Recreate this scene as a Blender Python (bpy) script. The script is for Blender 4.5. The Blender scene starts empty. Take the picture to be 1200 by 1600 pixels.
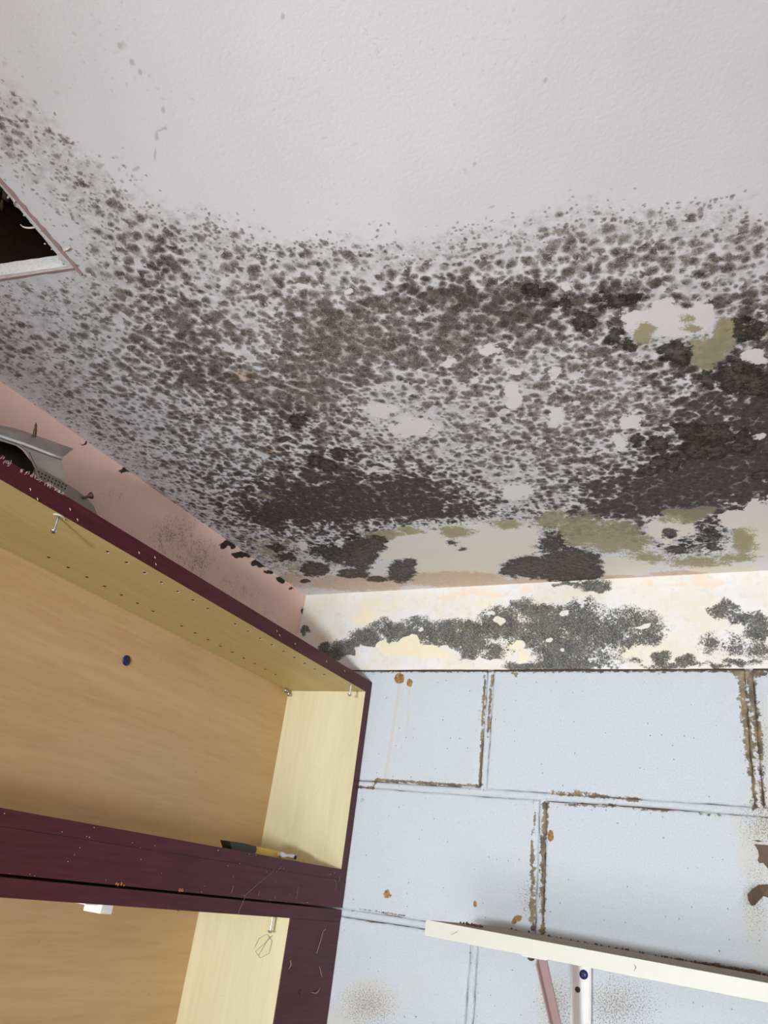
import bpy, bmesh, math, random
import numpy as np
from mathutils import Vector, Matrix, Euler

scene = bpy.context.scene
col = scene.collection
ZC = 2.4                                    # ceiling height; the code below measures z down from the ceiling

# ------------------------------------------------------------------ camera
cam_d = bpy.data.cameras.new('camera'); cam = bpy.data.objects.new('camera', cam_d); col.objects.link(cam)
cam.rotation_euler = (2.02566, -0.12522, 0.45602)
cam.location = (0.96871, -1.40504, ZC + -0.58614)
cam_d.sensor_fit = 'VERTICAL'; cam_d.sensor_height = 24.0
cam_d.lens = 24.0 * 1223.244 / 1600.0
cam_d.clip_start = 0.02
scene.camera = cam

# ------------------------------------------------------------------ world
world = bpy.data.worlds.new('world'); scene.world = world; world.use_nodes = True
bg = world.node_tree.nodes['Background']
bg.inputs['Color'].default_value = (1.0, 0.86, 0.80, 1); bg.inputs['Strength'].default_value = 0.21

# ------------------------------------------------------------------ work lamp held left of the camera
ld = bpy.data.lights.new('work_lamp', 'SPOT'); lamp = bpy.data.objects.new('work_lamp', ld); col.objects.link(lamp)
ld.energy = 128; ld.color = (0.90, 0.97, 1.0); ld.spot_size = math.radians(62); ld.spot_blend = 1.0; ld.shadow_soft_size = 0.05
lamp.location = (0.76, -2.50, ZC - 0.68)
aim = Vector((0.66, 0.0, ZC - 0.45)) - lamp.location
lamp.rotation_euler = aim.to_track_quat('-Z', 'Y').to_euler()

# added soft warm fill behind the camera, lifts the shaded corner
ad = bpy.data.lights.new('warm_fill_light', 'AREA'); warm_fill = bpy.data.objects.new('warm_fill_light', ad); col.objects.link(warm_fill)
ad.shape = 'RECTANGLE'; ad.size = 1.1; ad.size_y = 0.7; ad.energy = 16; ad.color = (1.0, 0.88, 0.80)
warm_fill.location = (1.7, -3.1, ZC - 0.42)
warm_fill.rotation_euler = (Vector((0.2, 0.0, ZC - 0.3)) - warm_fill.location).to_track_quat('-Z', 'Y').to_euler()

# added low fill light far behind the camera, brightens ceiling and wall
fd = bpy.data.lights.new('low_fill_light', 'AREA'); low_fill = bpy.data.objects.new('low_fill_light', fd); col.objects.link(low_fill)
fd.shape = 'RECTANGLE'; fd.size = 1.2; fd.size_y = 1.2; fd.energy = 3.0; fd.spread = math.radians(42); fd.color = (0.97, 0.97, 1.0)
low_fill.location = (1.3, -3.9, ZC - 1.5)
low_fill.rotation_euler = (Vector((0.50, 0.0, ZC - 0.35)) - low_fill.location).to_track_quat('-Z', 'Y').to_euler()

vs = scene.view_settings
vs.view_transform = 'Standard'; vs.look = 'None'; vs.gamma = 1; vs.use_curve_mapping = False; vs.exposure = 0.37

# ------------------------------------------------------------------ hand traced maps, in metres on each surface
CEIL_COVER = [[7, 5, 5, 5, 2, 0, 0, 0, 0, 0, 0, 0, 0, 0, 1, 4, 4, 3, 3, 3, 3, 4, 4, 2, 0, 0, 0, 0, 0, 0, 0],
    [9, 6, 5, 5, 4, 1, 0, 0, 0, 0, 0, 0, 0, 0, 1, 4, 6, 4, 5, 8, 13, 14, 10, 4, 0, 0, 0, 0, 0, 0, 0],
    [10, 8, 5, 5, 5, 2, 0, 0, 1, 1, 1, 1, 2, 3, 5, 8, 10, 7, 8, 14, 23, 25, 17, 5, 0, 0, 0, 0, 0, 2, 5],
    [12, 11, 10, 10, 11, 9, 6, 4, 3, 3, 4, 3, 3, 5, 9, 12, 14, 10, 11, 18, 32, 36, 25, 7, 3, 7, 11, 14, 18, 22, 26],
    [24, 24, 23, 23, 22, 20, 15, 10, 7, 6, 6, 5, 4, 7, 11, 17, 19, 15, 14, 26, 43, 50, 43, 27, 23, 27, 31, 35, 40, 44, 49],
    [36, 36, 37, 36, 35, 32, 27, 19, 13, 9, 9, 9, 6, 10, 15, 24, 30, 35, 37, 47, 59, 66, 63, 48, 44, 48, 53, 57, 61, 63, 66],
    [40, 48, 50, 51, 50, 47, 41, 32, 25, 23, 25, 29, 30, 28, 23, 31, 42, 56, 63, 70, 78, 83, 83, 69, 63, 65, 68, 70, 73, 76, 78],
    [39, 56, 62, 63, 63, 63, 59, 55, 50, 48, 48, 53, 55, 54, 39, 38, 51, 74, 87, 90, 90, 90, 88, 78, 75, 77, 80, 83, 86, 89, 90],
    [39, 55, 70, 72, 75, 75, 75, 74, 73, 74, 74, 78, 83, 81, 60, 44, 53, 73, 84, 88, 88, 90, 90, 86, 87, 89, 90, 90, 90, 90, 90],
    [41, 57, 70, 80, 84, 87, 89, 91, 93, 94, 92, 90, 88, 79, 64, 45, 55, 69, 80, 86, 86, 90, 90, 90, 90, 90, 90, 90, 90, 90, 90],
    [39, 58, 74, 86, 92, 94, 94, 94, 92, 90, 88, 89, 87, 79, 62, 51, 57, 69, 76, 79, 80, 86, 89, 90, 90, 90, 90, 90, 90, 90, 90],
    [35, 53, 70, 80, 86, 90, 93, 92, 90, 87, 84, 86, 88, 79, 62, 56, 60, 70, 75, 70, 72, 82, 88, 90, 90, 90, 90, 90, 90, 90, 90],
    [33, 50, 64, 75, 80, 84, 89, 90, 90, 85, 81, 78, 77, 69, 61, 59, 65, 73, 75, 67, 68, 77, 85, 89, 90, 90, 90, 90, 90, 90, 90],
    [34, 50, 65, 72, 76, 78, 81, 82, 84, 83, 76, 74, 68, 58, 51, 59, 67, 69, 73, 75, 73, 74, 82, 87, 90, 90, 90, 90, 90, 88, 86],
    [27, 48, 61, 70, 72, 74, 77, 73, 71, 80, 74, 68, 62, 49, 49, 57, 65, 65, 66, 79, 76, 72, 81, 85, 90, 89, 87, 86, 84, 81, 80],
    [23, 39, 56, 65, 70, 71, 72, 74, 68, 75, 77, 65, 53, 42, 42, 55, 66, 60, 67, 73, 72, 71, 79, 82, 86, 83, 81, 80, 80, 80, 80],
    [23, 38, 51, 61, 66, 69, 70, 77, 80, 82, 81, 69, 56, 45, 44, 60, 71, 57, 68, 72, 72, 65, 76, 81, 82, 80, 80, 80, 79, 76, 73],
    [22, 35, 48, 55, 61, 65, 68, 72, 83, 87, 86, 82, 80, 63, 56, 66, 76, 69, 67, 75, 73, 61, 49, 41, 80, 78, 76, 73, 70, 68, 65],
    [24, 37, 47, 54, 58, 63, 69, 76, 83, 85, 86, 85, 88, 84, 75, 77, 87, 80, 73, 82, 80, 59, 34, 42, 73, 70, 68, 65, 62, 55, 44],
    [21, 35, 48, 55, 58, 64, 71, 80, 87, 82, 79, 88, 89, 90, 89, 85, 88, 86, 88, 87, 83, 84, 82, 68, 65, 62, 55, 45, 35, 24, 12],
    [18, 32, 46, 56, 60, 61, 70, 80, 86, 82, 64, 79, 89, 90, 88, 81, 85, 89, 89, 90, 80, 74, 65, 57, 51, 36, 26, 15, 3, 0, 0],
    [18, 29, 41, 49, 53, 56, 62, 77, 85, 85, 77, 69, 83, 84, 82, 80, 80, 79, 69, 67, 66, 54, 45, 37, 22, 5, 0, 0, 0, 0, 0],
    [31, 37, 44, 47, 45, 46, 54, 69, 79, 81, 72, 67, 71, 70, 62, 55, 48, 40, 31, 23, 25, 25, 10, 0, 0, 0, 0, 0, 0, 0, 0],
    [50, 48, 47, 45, 42, 40, 39, 51, 68, 79, 49, 49, 55, 50, 36, 23, 13, 1, 0, 2, 0, 0, 0, 0, 0, 0, 0, 0, 0, 0, 0],
    [44, 43, 41, 37, 35, 34, 28, 28, 44, 65, 68, 49, 40, 19, 3, 0, 0, 0, 0, 0, 0, 0, 0, 0, 0, 0, 0, 0, 0, 0, 0],
    [37, 33, 28, 24, 20, 20, 20, 17, 22, 46, 60, 40, 22, 7, 0, 0, 0, 0, 0, 0, 0, 0, 0, 0, 0, 0, 0, 0, 0, 0, 0],
    [24, 20, 17, 15, 12, 10, 10, 8, 9, 30, 44, 15, 0, 0, 0, 0, 0, 0, 0, 0, 0, 0, 0, 0, 0, 0, 0, 0, 0, 0, 0],
    [15, 13, 10, 10, 10, 10, 10, 10, 7, 25, 38, 11, 0, 0, 0, 0, 0, 0, 0, 0, 0, 0, 0, 0, 0, 0, 0, 0, 0, 0, 0],
    [10, 10, 10, 10, 10, 10, 10, 10, 10, 30, 29, 4, 0, 0, 0, 0, 0, 0, 0, 0, 0, 0, 0, 0, 0, 0, 0, 0, 0, 0, 0],
    [10, 10, 10, 10, 10, 10, 10, 24, 40, 48, 30, 2, 0, 0, 0, 0, 0, 0, 0, 0, 0, 0, 0, 0, 0, 0, 0, 0, 0, 0, 0],
    [10, 10, 10, 10, 20, 35, 50, 46, 41, 27, 10, 2, 0, 0, 0, 0, 0, 0, 0, 0, 0, 0, 0, 0, 0, 0, 0, 0, 0, 0, 0],
    [10, 15, 30, 46, 47, 43, 34, 18, 4, 2, 0, 0, 0, 0, 0, 0, 0, 0, 0, 0, 0, 0, 0, 0, 0, 0, 0, 0, 0, 0, 0],
    [40, 48, 44, 40, 24, 8, 3, 0, 0, 0, 0, 0, 0, 0, 0, 0, 0, 0, 0, 0, 0, 0, 0, 0, 0, 0, 0, 0, 0, 0, 0],
    [42, 31, 15, 4, 2, 0, 0, 0, 0, 0, 0, 0, 0, 0, 0, 0, 0, 0, 0, 0, 0, 0, 0, 0, 0, 0, 0, 0, 0, 0, 0]]
CEIL_DARK = [[60, 60, 60, 60, 60, 60, 60, 60, 60, 60, 60, 60, 60, 60, 60, 60, 60, 60, 60, 60, 60, 61, 62, 62, 63, 64, 65, 66, 67, 68, 69],
    [60, 60, 60, 60, 60, 60, 60, 60, 60, 60, 60, 60, 60, 60, 61, 61, 62, 63, 64, 64, 65, 66, 67, 68, 69, 70, 71, 72, 73, 74, 75],
    [60, 60, 60, 60, 60, 60, 60, 60, 61, 62, 62, 63, 64, 65, 66, 66, 67, 68, 69, 70, 71, 72, 73, 74, 75, 76, 77, 78, 79, 80, 81],
    [60, 61, 61, 62, 63, 64, 64, 65, 66, 67, 67, 68, 69, 70, 71, 72, 73, 74, 75, 76, 77, 78, 79, 80, 81, 81, 82, 82, 83, 84, 84],
    [63, 65, 66, 67, 68, 68, 69, 70, 71, 72, 73, 74, 74, 75, 76, 77, 78, 79, 80, 81, 81, 82, 83, 83, 84, 84, 85, 86, 87, 87, 88],
    [65, 68, 71, 72, 73, 73, 74, 75, 76, 77, 78, 79, 80, 80, 79, 78, 79, 80, 80, 83, 85, 85, 86, 87, 87, 88, 89, 90, 90, 90, 90],
    [65, 69, 74, 77, 78, 79, 80, 80, 81, 81, 82, 82, 81, 79, 76, 75, 77, 80, 80, 85, 88, 89, 89, 90, 90, 90, 90, 90, 90, 90, 90],
    [63, 69, 74, 80, 81, 82, 83, 83, 84, 84, 85, 85, 84, 80, 75, 72, 73, 80, 80, 85, 89, 90, 90, 90, 90, 90, 90, 90, 90, 90, 90],
    [62, 68, 73, 79, 84, 85, 85, 86, 87, 87, 88, 89, 89, 82, 74, 67, 66, 72, 75, 79, 86, 90, 90, 90, 90, 90, 90, 90, 90, 90, 90],
    [59, 66, 72, 78, 85, 88, 88, 89, 90, 90, 89, 88, 86, 78, 70, 61, 59, 63, 68, 74, 82, 90, 90, 90, 90, 90, 90, 90, 90, 90, 90],
    [58, 65, 71, 78, 83, 88, 88, 88, 87, 86, 86, 85, 81, 74, 65, 56, 51, 53, 60, 66, 76, 84, 89, 90, 90, 90, 90, 89, 87, 86, 85],
    [58, 62, 67, 71, 76, 79, 81, 83, 84, 83, 82, 81, 78, 69, 60, 52, 48, 51, 54, 56, 68, 78, 87, 88, 88, 86, 85, 83, 82, 80, 80],
    [53, 59, 62, 64, 69, 73, 73, 75, 80, 79, 76, 72, 69, 60, 52, 46, 42, 49, 50, 49, 57, 67, 76, 81, 82, 81, 80, 80, 80, 80, 80],
    [47, 54, 60, 60, 61, 66, 67, 67, 73, 74, 68, 62, 57, 51, 40, 40, 40, 44, 45, 44, 45, 52, 64, 74, 80, 80, 80, 80, 80, 78, 76],
    [38, 49, 54, 57, 56, 57, 58, 60, 65, 71, 64, 55, 48, 47, 41, 40, 40, 41, 40, 40, 41, 48, 61, 70, 80, 79, 77, 76, 74, 71, 69],
    [33, 41, 50, 52, 52, 51, 50, 51, 58, 62, 60, 55, 46, 42, 41, 40, 40, 40, 40, 40, 40, 50, 60, 65, 75, 73, 71, 69, 66, 64, 62],
    [33, 38, 45, 49, 49, 50, 50, 50, 54, 60, 54, 50, 45, 40, 40, 40, 40, 40, 40, 40, 43, 49, 60, 62, 68, 66, 64, 61, 59, 56, 53],
    [31, 35, 40, 43, 45, 49, 50, 50, 49, 52, 51, 45, 43, 40, 40, 40, 40, 40, 40, 40, 46, 51, 54, 54, 61, 58, 56, 53, 51, 48, 45],
    [31, 35, 39, 40, 40, 43, 49, 50, 48, 43, 42, 40, 40, 40, 40, 40, 40, 41, 46, 50, 55, 55, 51, 50, 53, 50, 48, 45, 42, 38, 35],
    [30, 32, 38, 40, 40, 40, 44, 50, 49, 43, 40, 40, 40, 40, 40, 42, 46, 48, 57, 60, 55, 59, 55, 48, 45, 42, 38, 35, 32, 30, 30],
    [30, 30, 31, 37, 40, 40, 40, 45, 49, 42, 40, 40, 40, 40, 40, 43, 52, 55, 58, 60, 50, 49, 43, 39, 36, 32, 30, 30, 30, 30, 30],
    [30, 30, 30, 30, 33, 36, 40, 40, 45, 43, 40, 40, 40, 40, 40, 46, 58, 55, 50, 44, 39, 36, 33, 30, 30, 30, 30, 30, 30, 30, 30],
    [30, 30, 30, 30, 30, 30, 34, 40, 40, 40, 40, 40, 40, 40, 40, 41, 43, 39, 36, 33, 30, 30, 30, 30, 30, 30, 30, 30, 30, 30, 30],
    [30, 30, 30, 30, 30, 30, 30, 35, 43, 55, 42, 41, 40, 45, 43, 36, 33, 30, 30, 30, 30, 30, 30, 30, 30, 30, 30, 30, 30, 30, 30],
    [30, 30, 30, 30, 30, 30, 30, 30, 36, 50, 58, 48, 37, 34, 31, 30, 30, 30, 30, 30, 30, 30, 30, 30, 30, 30, 30, 30, 30, 30, 30],
    [30, 30, 30, 30, 30, 27, 25, 22, 27, 39, 46, 39, 30, 30, 30, 30, 30, 30, 30, 30, 30, 30, 30, 30, 30, 30, 30, 30, 30, 30, 30],
    [30, 30, 27, 25, 22, 20, 20, 20, 20, 27, 33, 32, 30, 30, 30, 30, 30, 30, 30, 30, 30, 30, 30, 30, 30, 30, 30, 30, 30, 30, 30],
    [25, 23, 20, 20, 20, 20, 21, 24, 27, 30, 30, 30, 30, 30, 30, 30, 30, 30, 30, 30, 30, 30, 30, 30, 30, 30, 30, 30, 30, 30, 30],
    [20, 20, 20, 21, 24, 27, 30, 30, 30, 30, 30, 30, 30, 30, 30, 30, 30, 30, 30, 30, 30, 30, 30, 30, 30, 30, 30, 30, 30, 30, 30],
    [20, 23, 26, 29, 30, 30, 30, 30, 30, 30, 30, 30, 30, 30, 30, 30, 30, 30, 30, 30, 30, 30, 30, 30, 30, 30, 30, 30, 30, 30, 30],
    [29, 30, 30, 30, 30, 30, 30, 30, 30, 30, 30, 30, 30, 30, 30, 30, 30, 30, 30, 30, 30, 30, 30, 30, 30, 30, 30, 30, 30, 30, 30],
    [30, 30, 30, 30, 30, 30, 30, 30, 30, 30, 30, 30, 30, 30, 30, 30, 30, 30, 30, 30, 30, 30, 30, 30, 30, 30, 30, 30, 30, 30, 30],
    [30, 30, 30, 30, 30, 30, 30, 30, 30, 30, 30, 30, 30, 30, 30, 30, 30, 30, 30, 30, 30, 30, 30, 30, 30, 30, 30, 30, 30, 30, 30],
    [30, 30, 30, 30, 30, 30, 30, 30, 30, 30, 30, 30, 30, 30, 30, 30, 30, 30, 30, 30, 30, 30, 30, 30, 30, 30, 30, 30, 30, 30, 30]]
CEIL_BLACK = [[0.8011, -0.7329, 0.011, 0.0035, -0.0037, 0.0157, 1.0],
    [0.8269, -0.6977, 0.0124, 0.0038, -0.0038, 0.0187, 0.85],
    [0.8388, -0.6765, 0.0086, 0.0026, -0.0023, 0.0124, 1.0],
    [0.885, -0.6493, 0.0157, 0.0047, -0.0031, 0.0223, 1.0],
    [0.9431, -0.5874, 0.0224, 0.0066, -0.0024, 0.0308, 1.0],
    [0.9672, -0.5623, 0.0186, 0.0054, -0.0015, 0.0265, 1.0],
    [0.9118, -0.5849, 0.0095, 0.0028, -0.0018, 0.0169, 1.0],
    [0.3722, -0.6445, 0.012, 0.0032, -0.0093, 0.0148, 1.0],
    [0.3271, -0.6068, 0.0088, 0.0023, -0.0062, 0.0095, 1.0],
    [0.3908, -0.5491, 0.0146, 0.0036, -0.0105, 0.0188, 1.0],
    [0.351, -0.5193, 0.0174, 0.0042, -0.0094, 0.0163, 1.0],
    [0.341, -0.538, 0.0142, 0.0035, -0.0084, 0.0142, 1.0],
    [0.8124, -0.4775, 0.0095, 0.0025, -0.0028, 0.0162, 1.0],
    [0.8367, -0.4645, 0.0141, 0.0036, -0.0034, 0.0213, 1.0],
    [0.8804, -0.4856, 0.018, 0.0048, -0.0023, 0.0186, 0.9],
    [0.8476, -0.4097, 0.0163, 0.004, -0.003, 0.0213, 1.0],
    [0.88, -0.4366, 0.0156, 0.004, -0.0028, 0.0235, 1.0],
    [0.9072, -0.469, 0.0209, 0.0055, -0.0022, 0.0221, 1.0],
    [0.9029, -0.4257, 0.017, 0.0043, -0.0024, 0.0237, 1.0],
    [0.8318, -0.4172, 0.0115, 0.0029, -0.0021, 0.0141, 1.0],
    [0.8126, -0.3943, 0.0134, 0.0033, -0.0024, 0.0147, 1.0],
    [0.9393, -0.4414, 0.0165, 0.0043, -0.0023, 0.0328, 1.0],
    [0.9619, -0.6679, 0.0194, 0.0061, -0.0019, 0.0285, 0.75],
    [0.7615, -0.7954, 0.0139, 0.0046, -0.0025, 0.0084, 0.85],
    [0.7879, -0.7661, 0.0114, 0.0037, -0.0023, 0.0088, 0.85],
    [0.8403, -0.7543, 0.0306, 0.0099, -0.0027, 0.0137, 0.72],
    [0.2386, -0.1981, 0.0426, 0.0073, -0.0444, 0.084, 1.0],
    [0.2918, -0.2339, 0.0272, 0.005, -0.0194, 0.0385, 1.0],
    [0.2869, -0.0999, 0.032, 0.0049, -0.0287, 0.0619, 1.0],
    [0.321, -0.1371, 0.018, 0.0029, -0.0124, 0.0272, 1.0],
    [0.1943, -0.1963, 0.0397, 0.0068, -0.0265, 0.0476, 0.9],
    [0.1054, -0.1416, 0.0341, 0.0053, -0.023, 0.0387, 1.1],
    [0.178, -0.1063, 0.0362, 0.0055, -0.014, 0.0262, 1.1],
    [0.0474, -0.0824, 0.0121, 0.0017, -0.0084, 0.0138, 1.0],
    [0.1806, -0.2236, 0.0524, 0.0092, -0.0232, 0.0403, 0.75],
    [0.2162, -0.069, 0.0279, 0.004, -0.0084, 0.0167, 1.0],
    [0.0815, -0.209, 0.0279, 0.0047, -0.0171, 0.0269, 0.8],
    [0.0884, -0.2553, 0.0244, 0.0043, -0.0147, 0.0225, 0.8],
    [0.5484, -0.0787, 0.0528, 0.0083, -0.0156, 0.0522, 1.1],
    [0.6236, -0.0881, 0.0561, 0.0091, -0.0166, 0.0659, 1.1],
    [0.6472, -0.0384, 0.0297, 0.0045, -0.0078, 0.0339, 1.1],
    [0.6141, -0.1755, 0.0345, 0.0062, -0.0162, 0.0594, 0.78],
    [0.5077, -0.0693, 0.0242, 0.0038, -0.009, 0.0279, 1.0],
    [0.5943, -0.0208, 0.0473, 0.0069, -0.005, 0.0191, 1.1],
    [0.8372, -0.1351, 0.037, 0.0067, -0.0065, 0.0524, 0.62],
    [0.8139, -0.185, 0.0144, 0.0027, -0.0031, 0.0219, 0.9],
    [0.8734, -0.1589, 0.0301, 0.0057, -0.0057, 0.0555, 0.72],
    [0.8671, -0.1167, 0.0291, 0.0051, -0.0027, 0.0261, 0.7],
    [0.8167, -0.1177, 0.0249, 0.0044, -0.0029, 0.0212, 0.9],
    [0.9569, -0.3468, 0.0111, 0.0026, -0.0008, 0.0148, 1.1],
    [0.439, -0.2129, 0.0186, 0.0034, -0.0074, 0.0186, 0.7],
    [0.452, -0.182, 0.0142, 0.0025, -0.0041, 0.011, 0.7]]
CEIL_OLIVE = [[0.8536, -0.6894, 0.0142, 0.0044, -0.0039, 0.0222, 1.0],
    [0.9189, -0.6331, 0.0226, 0.0069, -0.0031, 0.03, 1.1],
    [0.9369, -0.6702, 0.0136, 0.0042, -0.0024, 0.0265, 1.1],
    [0.9036, -0.7047, 0.0086, 0.0028, -0.0014, 0.0104, 0.8],
    [0.9048, -0.6836, 0.0088, 0.0027, -0.0009, 0.0075, 0.8],
    [0.9757, -0.6733, 0.0084, 0.0027, -0.0005, 0.0096, 0.7],
    [0.9768, -0.6578, 0.006, 0.0019, -0.0008, 0.0154, 0.7],
    [0.6374, -0.2687, 0.0263, 0.0053, -0.0103, 0.0376, 0.9],
    [0.6713, -0.2124, 0.0428, 0.0082, -0.016, 0.0662, 0.9],
    [0.7192, -0.1879, 0.0453, 0.0085, -0.0139, 0.0672, 0.9],
    [0.749, -0.1511, 0.0285, 0.0052, -0.0076, 0.0421, 0.8],
    [0.8387, -0.2462, 0.0291, 0.006, -0.0035, 0.0269, 0.95],
    [0.8625, -0.2503, 0.0197, 0.0042, -0.0025, 0.0221, 0.9],
    [0.9218, -0.1324, 0.0206, 0.0037, -0.0042, 0.0617, 0.85],
    [0.8404, -0.0586, 0.0556, 0.0091, -0.0033, 0.0283, 0.75],
    [0.7605, -0.0945, 0.0416, 0.007, -0.0047, 0.0278, 0.75],
    [0.9027, -0.0705, 0.039, 0.0066, -0.0017, 0.0218, 0.75],
    [0.3283, -0.267, 0.0358, 0.0068, -0.0088, 0.018, 0.9],
    [0.4641, -0.2547, 0.0313, 0.006, -0.0099, 0.0252, 0.9],
    [0.5591, -0.2647, 0.0316, 0.0063, -0.0071, 0.0217, 0.8],
    [0.3827, -0.273, 0.0232, 0.0044, -0.0057, 0.0125, 0.8],
    [0.0692, -0.2494, 0.0613, 0.0108, -0.0348, 0.0524, 0.62],
    [0.0612, -0.1519, 0.0504, 0.0079, -0.0284, 0.0453, 0.55],
    [0.7976, -0.8565, 0.0058, 0.002, -0.0015, 0.0056, 0.8],
    [0.1907, -0.4526, 0.0162, 0.0036, -0.0085, 0.0126, 0.6]]
CEIL_CLEAR = [[0.3569, -0.1868, 0.061, 0.0106, -0.0421, 0.0945, 1.1],
    [0.4387, -0.1637, 0.0825, 0.0142, -0.0463, 0.1202, 1.1],
    [0.5415, -0.1747, 0.0558, 0.01, -0.0309, 0.0963, 1.1],
    [0.5114, -0.227, 0.0442, 0.0083, -0.0184, 0.0523, 1.0],
    [0.8095, -0.1957, 0.04, 0.0078, -0.0079, 0.0541, 0.9],
    [0.9138, -0.2127, 0.0214, 0.0043, -0.0025, 0.032, 1.0],
    [0.9477, -0.176, 0.0312, 0.0061, -0.0053, 0.0988, 1.1],
    [0.8779, -0.0181, 0.0708, 0.011, -0.0026, 0.0293, 0.8],
    [0.6988, -0.0611, 0.0654, 0.0104, -0.0085, 0.0417, 1.0],
    [0.3789, -0.0792, 0.1135, 0.0173, -0.0289, 0.0719, 1.0],
    [0.8827, -0.7037, 0.0372, 0.0117, -0.0041, 0.0278, 1.1],
    [0.8566, -0.7065, 0.0222, 0.007, -0.0045, 0.0258, 1.0],
    [0.9186, -0.7083, 0.0151, 0.0048, -0.0021, 0.0185, 0.9],
    [0.5708, -0.858, 0.0069, 0.0023, -0.0035, 0.0063, 0.9],
    [0.799, -0.783, 0.0075, 0.0024, -0.0019, 0.0075, 1.0],
    [0.97, -0.614, 0.0127, 0.0038, -0.0009, 0.0167, 1.0],
    [0.9515, -0.4542, 0.0118, 0.0031, -0.0008, 0.0141, 0.9],
    [0.6838, -0.6184, 0.0108, 0.0031, -0.0106, 0.0331, 0.8],
    [0.501, -0.639, 0.0342, 0.0094, -0.0085, 0.017, 0.7],
    [0.5272, -0.591, 0.052, 0.0139, -0.0111, 0.0245, 0.75],
    [0.7021, -0.6754, 0.0116, 0.0035, -0.0039, 0.0122, 0.8],
    [0.6848, -0.7188, 0.0143, 0.0043, -0.004, 0.0113, 0.7],
    [0.7511, -0.6543, 0.0101, 0.003, -0.0046, 0.0174, 0.7],
    [0.7263, -0.5614, 0.011, 0.003, -0.0087, 0.0327, 0.7],
    [0.8124, -0.5225, 0.0184, 0.0049, -0.0033, 0.018, 0.7],
    [0.7879, -0.4805, 0.016, 0.0042, -0.0066, 0.0329, 0.7],
    [0.6144, -0.3697, 0.0288, 0.0065, -0.009, 0.0289, 0.8],
    [0.4351, -0.4848, 0.0199, 0.0048, -0.0072, 0.0148, 0.7],
    [0.3883, -0.2853, 0.0343, 0.0067, -0.0056, 0.0123, 0.5],
    [0.1474, -0.254, 0.0158, 0.0029, -0.0119, 0.0194, 0.9],
    [0.238, -0.2495, 0.0139, 0.0025, -0.0089, 0.0162, 0.9],
    [0.6226, -0.1519, 0.012, 0.0021, -0.0057, 0.0217, 1.1],
    [0.6342, -0.1071, 0.0056, 0.001, -0.0028, 0.0113, 1.1],
    [0.1829, -0.1758, 0.0243, 0.004, -0.0168, 0.0302, 0.8],
    [0.425, -0.7783, 0.0243, 0.0073, -0.006, 0.0091, 0.6],
    [0.6347, -0.7151, 0.0119, 0.0036, -0.0047, 0.0117, 0.7]]
CEIL_PEACH = [[0.1648, -0.0584, 0.1269, 0.018, -0.0258, 0.049, 0.9],
    [0.3661, -0.0473, 0.116, 0.0168, -0.0161, 0.04, 1.0],
    [0.5537, -0.0102, 0.096, 0.0137, -0.0074, 0.0261, 0.8],
    [0.449, -0.0113, 0.0762, 0.0106, -0.0081, 0.0234, 1.1],
    [0.7095, 0.0024, 0.0562, 0.0082, -0.0042, 0.0221, 0.9],
    [0.802, -0.0089, 0.0532, 0.0081, -0.002, 0.0151, 0.9],
    [0.0265, -0.0965, 0.0599, 0.0087, -0.0306, 0.0488, 0.7],
    [0.3591, -0.7557, 0.0206, 0.0061, -0.0123, 0.0173, 0.7],
    [0.2878, -0.5789, 0.0143, 0.0036, -0.0101, 0.0153, 0.7],
    [0.3415, -0.4925, 0.0146, 0.0035, -0.0064, 0.0113, 0.7],
    [0.4306, -0.4755, 0.016, 0.0038, -0.0074, 0.015, 0.6],
    [0.2358, -0.6953, 0.0194, 0.0053, -0.0091, 0.0115, 0.5],
    [0.6255, -0.5889, 0.0246, 0.0067, -0.0053, 0.0146, 0.45]]
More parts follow.
